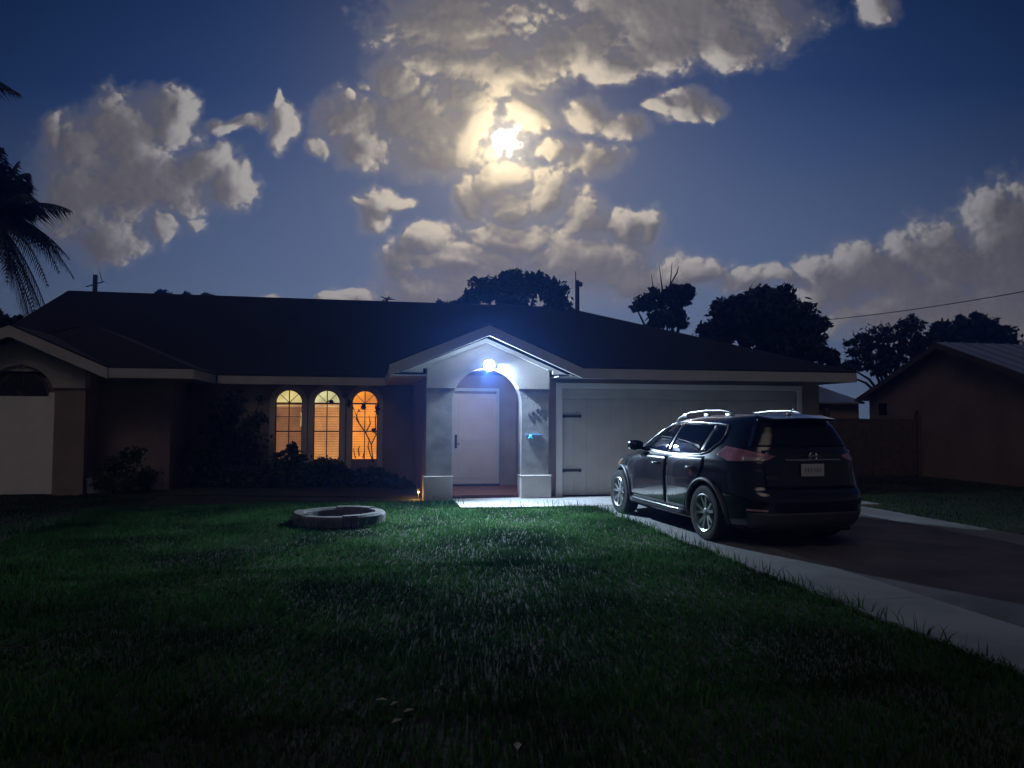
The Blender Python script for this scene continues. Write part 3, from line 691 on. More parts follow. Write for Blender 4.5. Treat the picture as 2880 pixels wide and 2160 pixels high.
def side_pt(x, z, sgn=1): return Vector((x, sgn * half(x, z), z))
def patch(mb, poly, fn, off, rows=10, cols=14, flip=1):
    """grid over a polygon (crossed by each level at most once), lifted off the body"""
    zs = [p[1] for p in poly]; z0, z1 = min(zs), max(zs); n_ = len(poly); V = []
    for r in range(rows + 1):
        z = z0 + (z1 - z0) * (r / rows); z_ = min(max(z, z0 + 1e-4), z1 - 1e-4); xs = []
        for i in range(n_):
            (xa, za), (xb, zb) = poly[i], poly[(i + 1) % n_]
            if (za - z_) * (zb - z_) <= 0 and za != zb: xs.append(xa + (xb - xa) * (z_ - za) / (zb - za))
        a, b = min(xs), max(xs)
        for c in range(cols + 1):
            u = a + (b - a) * c / cols; p = fn(u, z); e = .01
            nrm = (fn(u + e, z) - fn(u - e, z)).cross(fn(u, z + e) - fn(u, z - e))
            if nrm.length < 1e-9: nrm = Vector((0, 1, 0))
            nrm.normalize()
            if nrm.dot(Vector((p.x - 1.2, p.y * 2.5, p.z - .9))) < 0: nrm = -nrm
            V.append(p + nrm * off)
    F_ = [(r * (cols + 1) + c, r * (cols + 1) + c + 1, (r + 1) * (cols + 1) + c + 1, (r + 1) * (cols + 1) + c) for r in range(rows) for c in range(cols)]
    # thickness: rim down to the body
    n0 = len(V); edge = [c for c in range(cols + 1)] + [r * (cols + 1) + cols for r in range(1, rows + 1)] + [rows * (cols + 1) + c for c in range(cols - 1, -1, -1)] + [r * (cols + 1) for r in range(rows - 1, 0, -1)]
    ctr = Vector((1.2, 0, .9))
    W = []
    for k in edge:
        p = V[k]; d = Vector((ctr.x - p.x if abs(p.y) < .5 else 0, -p.y, 0)); d.normalize(); W.append(p + d * (off + .006))
    m_ = len(edge); F_ += [(edge[i], edge[(i + 1) % m_], n0 + (i + 1) % m_, n0 + i) for i in range(m_)]
    mb.add(V + W, F_)
CAR_O = Vector((5.215, 9.05, .032)); HEAD = math.atan2(.998, -.065)
car = thing('parked_car', 'dark blue compact sport utility car with silver roof rails parked on the driveway', 'car', CAR_O, HEAD); car.scale = (1.035, 1.035, .99)
def cb(mb, name, m, parent=None, smooth=True, angle=None, bevel=0): return mb.build(name, m, parent or car, smooth, world=False, angle=angle, bevel=bevel)
zl = [.18, .20, .24, .29, .34, .40, .46, .52, .58, .63, .68, .71, .74, .78, .82, .86, .89, .915, .94, .96, .98, 1.0, 1.02, 1.04, 1.06, 1.08, 1.10, 1.15, 1.20, 1.25, 1.30, 1.35, 1.40, 1.45, 1.50, 1.53, 1.56, 1.585, 1.605, 1.625, 1.64, 1.652, 1.66, 1.668]
sh = MB(); rings = [ring(z) for z in zl]; n_ = len(rings[0])
for z, r in zip(zl, rings): sh.v += [(x, y, z) for x, y in r]
for i in range(len(zl) - 1):
    for k in range(n_): sh.f.append((i * n_ + k, i * n_ + (k + 1) % n_, (i + 1) * n_ + (k + 1) % n_, (i + 1) * n_ + k))
sh.f.append(tuple(range(n_ - 1, -1, -1))); sh.f.append(tuple((len(zl) - 1) * n_ + k for k in range(n_)))
body = cb(sh, 'body', PAINT)
cut = MB(); WB = 2.705; WRAD = .36
for x in (0, WB):
    for s in (-1, 1): cut.lathe([(0, s * .58), (.405, s * .58), (.405, s * 1.1), (0, s * 1.1)], (x, 0, .37), 'y', 40)
cutter = cut.build('cutter', M['black'])
cutter.parent = car
md_ = body.modifiers.new('arches', 'BOOLEAN'); md_.object = cutter; md_.operation = 'DIFFERENCE'; md_.solver = 'EXACT'
dg = bpy.context.evaluated_depsgraph_get(); nm = bpy.data.meshes.new_from_object(body.evaluated_get(dg)); body.modifiers.clear(); body.data = nm
bpy.data.objects.remove(cutter); nm.name = 'body'
fix(nm, True, 38)
def per_side(f):
    for s in (1, -1): f(s)
FG = [(2.16, 1.10), (1.05, 1.095), (.97, 1.515), (1.27, 1.505), (1.62, 1.40), (1.92, 1.25)]
RG = [(.99, 1.095), (.18, 1.125), (.07, 1.50), (.91, 1.52)]
QG = [(.10, 1.14), (.0, 1.17), (-.17, 1.30), (-.20, 1.38), (-.17, 1.475), (.0, 1.497)]
def sides(s):
    fn = lambda x, z: side_pt(x, z, s)
    f = MB(); patch(f, [(2.33, .37), (1.035, .37), (1.035, 1.075), (2.22, 1.085), (2.44, .90), (2.40, .55)], fn, .007, 16, 16); fdoor = cb(f, 'door', PAINT)
    r = MB(); patch(r, [(1.015, .37), (.50, .37), (.43, .55), (.30, .70), (.13, .82), (.04, .95), (.05, 1.09), (1.015, 1.075)], fn, .007, 16, 16); rdoor = cb(r, 'door', PAINT)
    for d, gp, hx in ((fdoor, FG, 1.24), (rdoor, RG, .22)):
        w = MB(); patch(w, gp, fn, .008, 14, 14); cb(w, 'window', TINT, d)
        h = MB(); p = [side_pt(hx + dx, .93, s) + Vector((0, s * o, 0)) for dx, o in ((0, .006), (.02, .04), (.10, .05), (.18, .04), (.20, .006))]; h.tube(p, .014, 8); cb(h, 'handle', PAINT, d)
    q = MB(); patch(q, QG, fn, .008, 12, 10); cb(q, 'window', TINT)
    # bright line over the windows and along the belt
    c = MB(); top = [(2.20, 1.105), (1.94, 1.262), (1.64, 1.415), (1.28, 1.523), (1.02, 1.538), (.5, 1.532), (0, 1.518), (-.19, 1.502)]
    pts = []
    for (xa, za), (xb, zb) in zip(top, top[1:]): pts += [(xa + (xb - xa) * k / 6, za + (zb - za) * k / 6) for k in range(6)]
    c.tube([fn(x, z) + Vector((0, s * .010, .003)) for x, z in pts + [top[-1]]], .0125, 6)
    bl_ = [(2.18, 1.088), (1.1, 1.082), (.16, 1.112), (.0, 1.152), (-.19, 1.285), (-.225, 1.38), (-.19, 1.495)]; pts = []
    for (xa, za), (xb, zb) in zip(bl_, bl_[1:]): pts += [(xa + (xb - xa) * k / 6, za + (zb - za) * k / 6) for k in range(6)]
    c.tube([fn(x, z) + Vector((0, s * .010, 0)) for x, z in pts + [bl_[-1]]], .008, 6); cb(c, 'window_trim', CHROME)
    if 'gloss_black' not in bpy.data.materials: mat('gloss_black', (.16, .17, .19), .2, metal=.6, coat=1.)
    for poly in ([(1.055, 1.10), (.98, 1.10), (.905, 1.515), (.975, 1.515)], [(.185, 1.13), (.095, 1.145), (-.005, 1.498), (.075, 1.50)]):
        pl_ = MB(); patch(pl_, poly, fn, .011, 8, 3); cb(pl_, 'pillar', bpy.data.materials['gloss_black'])
    # roof rail on three feet
    rp = [(1.50, 1.52), (1.38, 1.60), (1.08, 1.672), (.65, 1.700), (.25, 1.700), (.05, 1.682), (-.06, 1.635)]
    rl = MB(); rl.tube([(x, s * .505, z) for x, z in rp], [.010, .014, .016, .016, .016, .015, .011], 8)
    for x in (1.20, .60, .05): rl.box(x - .06, x + .06, s * .505 - .018, s * .505 + .018, 1.60, 1.655)
    cb(rl, 'roof_rail', SILVER, bevel=.004)
    # wheel arch cladding, sill
    for x in (0, WB):
        a = MB(); path = []
        for k in range(0, 25):
            an = R(-14 + 208 * k / 24); px, pz = x + .425 * math.cos(an), .37 + .425 * math.sin(an)
            path.append(Vector((px, s * (half(px, max(.25, pz)) + .002), max(.25, pz))))
        a.tube(path, .030, 8); cb(a, 'arch_trim', PLAST)
    sl = MB(); sl.tube([fn(x, .30) + Vector((0, s * .0, 0)) for x in np.linspace(.46, 2.25, 12)], .05, 8); cb(sl, 'sill', PLAST)
    st = MB(); st.tube([fn(x, .335) + Vector((0, s * .040, 0)) for x in np.linspace(.50, 2.22, 12)], .008, 6); cb(st, 'sill_trim', CHROME)
    # mirror
    m_ = MB(); b0 = fn(2.02, 1.11)
    prof_m = [(0, -.055), (.085, -.05), (.10, .0), (.085, .06), (.04, .085), (0, .09)]
    vs = []
    for dy, w_, h_ in ((.03, .05, .05), (.08, .085, .075), (.16, .10, .085), (.22, .09, .075), (.245, .06, .05)):
        for k in range(14):
            an = 2 * math.pi * k / 14; ca, sa = math.cos(an), math.sin(an)
            vs.append((b0.x + .0 + w_ * math.copysign(abs(ca) ** .6, ca), b0.y + s * dy, b0.z + .055 + h_ * math.copysign(abs(sa) ** .6, sa)))
    fs = [(r * 14 + k, r * 14 + (k + 1) % 14, (r + 1) * 14 + (k + 1) % 14, (r + 1) * 14 + k) for r in range(4) for k in range(14)] + [tuple(range(14)), tuple(range(56, 70))]
    m_.add(vs, fs); m_.tube([b0, b0 + Vector((0, s * .07, .03))], .028, 8); mir = cb(m_, 'mirror', PAINT, angle=50)
    g_ = MB().box(b0.x - .104, b0.x - .10, b0.y + (s * .09 if s > 0 else -.215), b0.y + (.215 if s > 0 else s * .09), b0.z - .005, b0.z + .115); cb(g_, 'mirror_glass', TINT, mir)
    # tail lamp round the corner, reflector, head lamp, side marker
    t = MB(); patch(t, [(s * .44, 1.13), (s * .62, 1.055), (s * 1.02, 1.05), (s * 1.25, 1.13), (s * 1.06, 1.235), (s * .80, 1.20)], lambda u, z: end_pt(u, z), .012, 14, 22)
    tl = cb(t, 'tail_light', TAIL)
    t2 = MB(); patch(t2, [(s * .56, 1.115), (s * .64, 1.068), (s * .82, 1.068), (s * .82, 1.115)], lambda u, z: end_pt(u, z), .016, 5, 8); cb(t2, 'lens', CLEAR, tl)
    t3 = MB(); patch(t3, [(s * .62, .50), (s * .62, .475), (s * .86, .475), (s * .86, .50)], lambda u, z: end_pt(u, z), .008, 3, 8); cb(t3, 'reflector', TAIL)
    hl = MB(); patch(hl, [(s * .56, .80), (s * .62, .74), (s * .95, .78), (s * 1.28, .90), (s * 1.0, .90)], lambda u, z: end_pt(u, z, True), .010, 8, 12); hd = cb(hl, 'headlight', CLEAR)
    am = MB(); patch(am, [(s * 1.10, .80), (s * 1.16, .80), (s * 1.24, .885), (s * 1.18, .885)], lambda u, z: end_pt(u, z, True), .014, 5, 4); cb(am, 'side_marker', AMBER, hd)
    fl_ = MB(); patch(fl_, [(-.36, 1.0), (-.13, 1.0), (-.13, 1.0 + .17), (-.36, 1.0 + .17)] if s < 0 else [(-.40, .90), (-.39, .90), (-.39, 1.0), (-.40, 1.0)], fn, .002, 3, 3)
per_side(sides)
# tail: hatch glass, spoiler, plate, garnish, badge, bumper
h = MB(); patch(h, [(-.66, .72), (.66, .72), (.70, .98), (.66, 1.60), (-.66, 1.60), (-.70, .98)][:0] or [(-.60, .735), (.60, .735), (.60, 1.20), (-.60, 1.20)], end_pt, .008, 10, 20); hatch = cb(h, 'hatch', PAINT)
g_ = MB(); patch(g_, [(-.74, 1.245), (.74, 1.245), (.62, 1.50), (-.62, 1.50)], end_pt, .007, 12, 18); cb(g_, 'rear_window', TINT, hatch)
sp = MB(); sp.add([(-.46, -.47, 1.635), (-.46, .47, 1.635), (-.80, .42, 1.585), (-.86, 0, 1.605), (-.80, -.42, 1.585), (-.54, -.50, 1.59), (-.54, .50, 1.59), (-.795, .42, 1.56), (-.855, 0, 1.578), (-.795, -.42, 1.56)],
 [(0, 1, 2, 3, 4), (5, 9, 8, 7, 6), (0, 5, 6, 1), (2, 7, 8, 3), (3, 8, 9, 4), (1, 6, 7, 2), (0, 4, 9, 5)]); cb(sp, 'spoiler', PAINT, smooth=False, bevel=.01)
p0 = end_pt(0, .80)
gn = MB(); gn.box(p0.x - .035, p0.x + .02, -.36, .36, 1.075, 1.10); cb(gn, 'hatch_trim', CHROME, hatch, bevel=.006)
bd = MB(); bd.lathe([(.050, -.008), (.058, 0), (.050, .008), (.042, 0), (.050, -.008)], (p0.x - .030, 0, 1.135), 'x', 28); bd.box(p0.x - .042, p0.x - .022, -.068, .068, 1.124, 1.146); cb(bd, 'badge', CHROME, hatch, bevel=.003)
pt = MB(); pt.box(p0.x - .022, p0.x - .012, -.153, .153, .89, 1.04); pw = mat('plate_white', (.55, .55, .57), .5); plate = cb(pt, 'licence_plate', pw, hatch, smooth=False, bevel=.003)
sm = MB()
for k, w_ in enumerate((.022, .024, .020, .024, .022, .02)): sm.box(p0.x - .0245, p0.x - .022, -.115 + k * .041, -.115 + k * .041 + w_, .938, .995)
cb(sm, 'plate_print', mat('plate_ink', (.24, .28, .30), .5), plate, smooth=False)
me = text_mesh('ROGUE', .062, .002); me.materials.append(CHROME); o = bpy.data.objects.new('lettering', me); COL.objects.link(o); o.parent = hatch
e_ = end_pt(.50, .875); o.location = (e_.x - .012, e_.y, e_.z); o.rotation_euler = (R(90), 0, R(-90))
bp = MB(); patch(bp, [(-.80, .27), (.80, .27), (.86, .46), (-.86, .46)], end_pt, .010, 6, 20); cb(bp, 'bumper_guard', PLAST)
an_ = MB(); an_.tube([(-.48, .0, 1.648), (-.62, 0, 1.77)], [.006, .003], 6).lathe([(0, 1.672), (.02, 1.668), (.03, 1.645), (0, 1.64)], (-.47, 0, 0), 'z', 12); cb(an_, 'antenna', SILVER)
wp = MB(); q1 = end_pt(0, 1.24); q2 = end_pt(.38, 1.30); wp.tube([q1 + Vector((-.02, 0, 0)), q2 + Vector((-.022, 0, 0))], .010, 6); cb(wp, 'wiper', M['black'], hatch)
ws = MB(); patch(ws, [(-.68, 1.12), (.68, 1.12), (.50, 1.53), (-.50, 1.53)], lambda u, z: end_pt(u, z, True), .006, 12, 18); cb(ws, 'windscreen', TINT)
ub = MB().box(-.75, 3.35, -.62, .62, .20, .26); cb(ub, 'underbody', M['black'], smooth=False)
# wheels: tyre, alloy rim with five double spokes
def wheel():
    ty = MB(); ty.lathe([(.235, -.105), (.30, -.118), (.345, -.105), (.360, -.075), (.362, 0), (.360, .075), (.345, .105), (.30, .118), (.235, .105), (.235, -.105)], (0, 0, 0), 'y', 48)
    rm = MB(); rm.lathe([(.238, .098), (.244, .112), (.236, .118), (.222, .108), (.215, .06), (.205, -.09), (.235, -.10)], (0, 0, 0), 'y', 48)
    for k in range(5):
        for d in (-1, 1):
            a0 = R(90 + 72 * k + d * 7); a1 = R(90 + 72 * k + d * 15)
            c0, s0, c1, s1 = math.cos(a0), math.sin(a0), math.cos(a1), math.sin(a1)
            w0, w1 = .017, .022
            top_ = [(.045 * c0 - w0 * s0, .045 * s0 + w0 * c0), (.045 * c0 + w0 * s0, .045 * s0 - w0 * c0), (.226 * c1 + w1 * s1, .226 * s1 - w1 * c1), (.226 * c1 - w1 * s1, .226 * s1 + w1 * c1)]
            vs = [(x, y_, z) for y_, off in ((.088, 0), (.055, 0)) for (x, z) in top_]
            vs = [(x, (.078 if i in (0, 1) else .096) if i < 4 else .05, z) for i, (x, y_, z) in enumerate(vs)]
            rm.add(vs, [(0, 1, 2, 3), (7, 6, 5, 4), (0, 4, 5, 1), (1, 5, 6, 2), (2, 6, 7, 3), (3, 7, 4, 0)])
    rm.lathe([(0, .095), (.032, .094), (.055, .084), (.07, .06), (.07, .03)], (0, 0, 0), 'y', 24)
    dk = MB(); dk.lathe([(0, .02), (.20, .02), (.20, 0), (0, 0)], (0, 0, 0), 'y', 32)
    return ty, rm, dk
first = None
for x in (0, WB):
    for s in (1, -1):
        if first is None:
            ty, rm, dk = wheel()
            w_ = cb(ty, 'wheel', TYRE, angle=40); r_ = cb(rm, 'rim', ALLOY, w_, angle=30); d_ = cb(dk, 'brake_disc', M['dark'], w_, angle=30); first = (w_, r_, d_); w = w_
        else:
            w = first[0].copy(); COL.objects.link(w); w.parent = car
            for ch in first[1:]: c = ch.copy(); COL.objects.link(c); c.parent = w
        w.location = (x, s * .80, .362 - .032 + .032); w.rotation_euler = (0, R(23 * x + 8 * s), 0 if s > 0 else math.pi)
#PART_YARD
# ------------------------------------------------------------------ fire ring on the lawn
fp = thing('fire_ring', 'low ring of curved concrete blocks lying on the lawn', 'fire ring', (PIT[0], PIT[1], 0))
NB = 6
for k in range(NB):
    a0, a1 = R(96 + 60 * k + .6), R(96 + 60 * (k + 1) - .6); b = MB(); S = 10; vs = []
    hgt = .175 + (.008 if k % 2 else -.006)
    for i in range(S + 1):
        a = a0 + (a1 - a0) * i / S
        for r_, z in ((.52, -.03), (.68, -.03), (.69, hgt - .03), (.665, hgt), (.535, hgt), (.51, hgt - .03)):
            vs.append((PIT[0] + r_ * math.cos(a), PIT[1] + r_ * math.sin(a), z))
    fs = [(i * 6 + j, i * 6 + (j + 1) % 6, (i + 1) * 6 + (j + 1) % 6, (i + 1) * 6 + j) for i in range(S) for j in range(6)] + [tuple(range(6)), tuple(S * 6 + j for j in range(6))]
    b.add(vs, fs).build('block', M['stone'], fp)
MB().lathe([(0, .05), (.5, .05), (.5, -.02)], (PIT[0], PIT[1], 0), 'z', 24).build('ash_bed', M['soil'], fp)
for k, (px, py, sz) in enumerate(((824, 1512, .035), (852, 1520, .03), (884, 1536, .04), (858, 1558, .04), (1118, 1612, .04))):
    d = CR * ((px - PW / 2) / F) - CU * ((py - PH / 2) / F) + CF; p = EYE + d * ((.045 - EYE.z) / d.z)
    a = rnd.uniform(0, 6.28); c, s = math.cos(a), math.sin(a)
    l = MB().add([(p.x + c * u * sz - s * v * sz * .5, p.y + s * u * sz + c * v * sz * .5, p.z + w * sz) for u, v, w in ((-1, 0, 0), (0, -1, .25), (1, 0, .1), (0, 1, .25), (0, 0, -.05))], [(0, 1, 4), (1, 2, 4), (2, 3, 4), (3, 0, 4)])
    o = l.build('fallen_leaf', M['leafp']); tag(o, 'small pale curled leaf lying in the dark foreground grass', 'leaf', 'pale leaves fallen on the near lawn')
# ------------------------------------------------------------------ plants
def leaves(mb, centre, rad, n, size, rs, shell=.35, flat=1.):
    c = np.array(centre); r = np.array(rad)
    d = rs.normal(size=(n, 3)); d /= np.linalg.norm(d, axis=1)[:, None]
    rr = (shell + (1 - shell) * rs.random(n)) ** .6
    p = c + d * rr[:, None] * r * (1 + .10 * rs.normal(size=(n, 1)))
    a = rs.normal(size=(n, 3)); a /= np.linalg.norm(a, axis=1)[:, None]; b = np.cross(a, rs.normal(size=(n, 3))); b /= np.linalg.norm(b, axis=1)[:, None]
    s = size * rs.uniform(.6, 1.4, (n, 1))
    k = len(mb.v)
    V = np.stack([p - a * s, p + b * s * .45, p + a * s, p - b * s * .45], 1).reshape(-1, 3)
    mb.v += [tuple(x) for x in V]; mb.f += [(k + 4 * i, k + 4 * i + 1, k + 4 * i + 2, k + 4 * i + 3) for i in range(n)]
def tree(name, label, base, lobes, trunk_r, n, size, seed, group=None, cat='tree', twigs=(), m=None, limbs=True):
    rs = np.random.default_rng(seed); t = thing(name, label, cat, base, 0, group); mb = MB(); tot = sum(l[1][0] * l[1][2] for l in lobes)
    for c, r in lobes:                                    # each lobe is a heap of smaller tufts
        nt = max(5, int(26 * r[0] * r[2] / tot * len(lobes) ** .5))
        for _ in range(nt):
            d = rs.normal(size=3); d /= np.linalg.norm(d); q = rs.uniform(.35, 1.0) ** .6
            cc = np.array(c) + d * np.array(r) * q * .86; tr = rs.uniform(.14, .40) * min(r[0], r[2])
            leaves(mb, cc, (tr, tr, tr * .8), int(n * r[0] * r[2] / tot / nt * .75), size, rs, .1)
        leaves(mb, c, (r[0] * .8, r[1] * .8, r[2] * .8), int(n * r[0] * r[2] / tot * .25), size * 1.3, rs, .0)
    tk = MB(); b = Vector(base); top = Vector(lobes[0][0]); tk.tube([b + Vector((0, 0, -.1)), b + (top - b) * .4 + Vector((.1, 0, 0)), b + (top - b) * .8], [trunk_r * 1.3, trunk_r, trunk_r * .55], 10)
    if limbs:
        for c, r in lobes: tk.tube([b + (top - b) * .4, (Vector(c) + b + (top - b) * .5) / 2, Vector(c)], [trunk_r * .5, trunk_r * .35, trunk_r * .12], 6)
    for p in twigs: tk.tube(p, [.03] * (len(p) - 1) + [.01], 5)
    tk.build('trunk', M['bark'], t); mb.build('crown', m or LEAF, t)
    return t
def px_tree(name, label, cx, top, w, dist, hlobes, n, size, seed, tr=.25, twigs=(), m=None, group=None):
    """crown lobes given in photo pixels: (px, py, rx, ry)"""
    k = dist / F; lobes = []
    for (x, y, rx, ry) in hlobes:
        p = spot(x, y, dist); lobes.append(((p.x, p.y, p.z), (rx * k, rx * k * .9, ry * k)))
    b = spot(cx, 900, dist); base = (b.x, b.y, 0)
    tw = [[spot(x, y, dist) for x, y in path] for path in twigs]
    return tree(name, label, base, lobes, tr, n, size, seed, group, twigs=tw, m=m)
G_ = 'trees standing behind the house'
px_tree('broad_tree', 'broad crowned tree rising behind the roof above the lit porch', 1120, 575, 240, 42, [(1110, 640, 60, 42), (1045, 625, 48, 38), (1110, 603, 46, 28), (1160, 610, 34, 28), (1195, 630, 42, 38), (1205, 665, 42, 34), (1020, 650, 24, 28), (1130, 690, 90, 22)], 17000, .13, 11, .35, group=G_)
px_tree('ragged_tree', 'ragged tree with tall bare twigs above the garage roof', 1440, 560, 140, 30, [(1455, 645, 40, 36), (1395, 652, 34, 22), (1478, 632, 26, 24), (1375, 666, 16, 10), (1440, 690, 60, 26), (1410, 632, 14, 14)], 6500, .10, 12, .2,
        twigs=[[(1432, 690), (1430, 620), (1424, 572)], [(1446, 680), (1448, 615), (1452, 566)], [(1415, 680), (1412, 630), (1407, 592)], [(1448, 615), (1462, 590), (1466, 575)]], group=G_)
px_tree('dome_tree', 'large dense domed tree behind the right end of the garage', 1660, 608, 300, 28, [(1650, 690, 95, 80), (1590, 690, 70, 55), (1640, 645, 50, 36), (1692, 640, 30, 30), (1725, 700, 62, 68), (1755, 745, 45, 55), (1560, 665, 40, 26), (1550, 720, 60, 40), (1795, 775, 24, 30), (1690, 740, 90, 60)], 24000, .11, 13, .35, group=G_)
px_tree('sparse_tree', 'sparse thin leaved tree between the garage and the neighbouring gable', 1900, 676, 190, 33, [(1950, 715, 52, 36), (1895, 725, 46, 36), (1850, 745, 32, 34), (1880, 775, 60, 40), (1940, 755, 60, 34), (1830, 790, 22, 18), (1935, 800, 75, 30), (1990, 770, 40, 36), (2000, 735, 40, 40), (1965, 692, 22, 18), (1815, 805, 26, 26)], 7000, .10, 14, .16,
        twigs=[[(1860, 800), (1850, 740), (1842, 712)], [(1890, 800), (1900, 730), (1904, 690)], [(1930, 790), (1955, 720), (1962, 680)], [(1880, 790), (1870, 740), (1872, 712)]], group=G_)
px_tree('round_tree', 'dark rounded tree top behind the neighbouring metal roof', 2100, 672, 220, 40, [(2090, 735, 80, 48), (2110, 700, 56, 24), (2040, 715, 36, 30), (2160, 735, 52, 38)], 12000, .13, 15, .35, group=G_)
px_tree('low_tree', 'low dark tree line tuft just showing over the ridge left of the broad tree', 960, 648, 100, 60, [(960, 668, 48, 16), (915, 668, 16, 14), (1000, 660, 26, 16)], 2200, .25, 16, .25, group=G_)
for i, (x, y, rx, ry, lb) in enumerate(((352, 640, 20, 16, 'wispy treetop peeping over the ridge, leftmost of three'), (402, 642, 13, 9, 'small treetop peeping over the ridge, middle of three'), (450, 646, 24, 13, 'wide bushy treetop peeping over the ridge, rightmost of three'))):
    px_tree('far_tree', lb, x, y - ry, 2 * rx, 60, [(x, y, rx, ry), (x + rx * .3, y + ry, rx, ry)], 700, .26, 30 + i, .2, group='treetops peeping over the left roof ridge')
def far_palm(px, py, dist, label, seed):
    rs = np.random.default_rng(seed); c = spot(px, py, dist); t = thing('palm_tree', label, 'palm tree', (c.x, c.y, 0))
    MB().tube([(c.x, c.y, -.1), (c.x + .1, c.y, c.z * .5), c], [.16, .11, .09], 8).build('trunk', M['bark'], t)
    mb = MB()
    for k in range(11):
        a = rs.uniform(0, 6.28); L_ = rs.uniform(.5, .8)
        d = Vector((math.cos(a), math.sin(a), rs.uniform(.2, .9))).normalized(); w = d.cross(Vector((0, 0, 1))).normalized() * .06
        p1 = c + d * L_ * .5; p2 = c + d * L_ + Vector((0, 0, -.2)); mb.add([c - w * .3, c + w * .3, p1 + w, p2, p1 - w], [(0, 1, 2, 3, 4)])
    mb.build('crown', PALM, t)
far_palm(836, 648, 55, 'tiny far palm poking over the middle of the ridge', 5)
px_tree('leafy_tree', 'dark leafy growth at the foot of the left palm', 10, 670, 90, 24, [(14, 700, 40, 24), (-40, 690, 50, 40), (50, 715, 30, 18)], 2600, .10, 17, .15)
# coconut palm at the left edge
def palm(name, label, crown, fr, tr, seed):
    t = thing(name, label, 'palm tree', (crown.x - .3, crown.y, 0)); mb = MB(); rs = np.random.default_rng(seed)
    MB().tube([(crown.x - .3, crown.y, -.1), (crown.x - .45, crown.y, crown.z * .4), (crown.x - .1, crown.y, crown.z * .8), crown], [tr * 1.3, tr, tr * .85, tr * .8], 12).build('trunk', M['bark'], t)
    for (dx, dz0, L_, droop, dy) in fr:                   # direction in the picture plane, first rise, length, droop
        d = (CR * dx + Vector((0, 0, 1)) * dz0 + Vector((CF.x, CF.y, 0)) * dy).normalized(); N_ = 22; path = []
        for i in range(N_ + 1):
            u = i / N_; path.append(crown + d * L_ * u + Vector((0, 0, -droop * u * u * (.6 + .4 * u))))
        mb.tube(path, [.035 * (1 - .8 * i / N_) for i in range(N_ + 1)], 5)
        for i in range(3, N_ + 1):
            for sd in (-1, 1):
                for sub in (0, .5):
                    j = min(N_, i); tdir = (path[j] - path[j - 1]).normalized(); p = path[j - 1] + (path[j] - path[j - 1]) * sub
                    sidev = tdir.cross(Vector((0, 0, 1))); sidev = sidev.normalized() if sidev.length > .05 else CR.copy()
                    ll = (.78 * math.sin(math.pi * min(1, (i / N_) * .82 + .16)) + .12) * rs.uniform(.8, 1.15) * min(1, L_ / 2.6)
                    e = p + (sidev * sd * .62 + tdir * .55 + Vector((0, 0, -.55 - .3 * rs.random()))).normalized() * ll
                    mid = (p + e) / 2 + Vector((0, 0, .05)); wv = tdir * .022
                    mb.add([p - wv, p + wv, mid + wv * 1.1, e, mid - wv * 1.1], [(0, 1, 2, 4), (4, 2, 3)])
    mb.build('crown', PALM, t); return t
pc = spot(-22, 468, 22)
palm('coconut_palm', 'dark coconut palm with drooping fronds at the left edge', pc, [(1, .55, 2.6, 1.0, .1), (.9, .95, 2.5, 1.5, -.2), (.5, 1.4, 2.6, 1.0, .2), (.15, 1.6, 2.8, .7, 0), (1, .05, 2.2, 1.3, .2), (.75, -.15, 2.3, 1.8, -.2), (.45, -.4, 2.6, 2.2, .1), (.2, -.6, 2.9, 1.8, .3), (-.3, 1.2, 2.6, 1.2, .2), (-.9, .6, 2.6, 1.2, 0), (-.8, 0, 2.6, 1.7, .3), (-.3, -.4, 2.6, 2, 0), (.1, .9, 2.4, 1.4, .9), (.2, .6, 2.4, 1.5, -.9), (.35, -.2, 2.4, 1.8, -.7), (.3, 1.5, 2.4, .5, .3), (.45, 1.5, 2.3, .7, -.3), (.6, 1.2, 2.2, .9, .2), (.2, 1.2, 2.5, .8, .6), (.7, .8, 1.9, 1.0, .4), (.15, .2, 2.6, 2.2, .5), (.3, .0, 2.7, 2.4, -.3), (.5, .1, 2.3, 1.9, .5), (.1, -.2, 3.0, 2.2, -.5), (.5, -.7, 3.0, 1.7, .2), (.75, -.5, 2.6, 1.9, -.3), (.3, -.9, 3.1, 1.5, .5), (.6, .3, 2.0, 1.6, .6), (.3, 1.1, 2.3, 1.0, -.4), (.45, .7, 2.2, 1.3, .5)], .17, 4)
pc2 = spot(-165, 150, 15)
palm('tall_palm', 'taller palm with a single frond tip reaching in at upper left', pc2, [(1, .10, 2.0, .75, 0), (.6, 1, 2.2, 1.0, .3), (-.8, .5, 2.2, 1.2, .2), (-.3, 1, 2.2, 1, -.4), (-1, 0, 2.2, 1.4, 0), (-.2, .3, 2.2, 1.6, .9)], .13, 6)
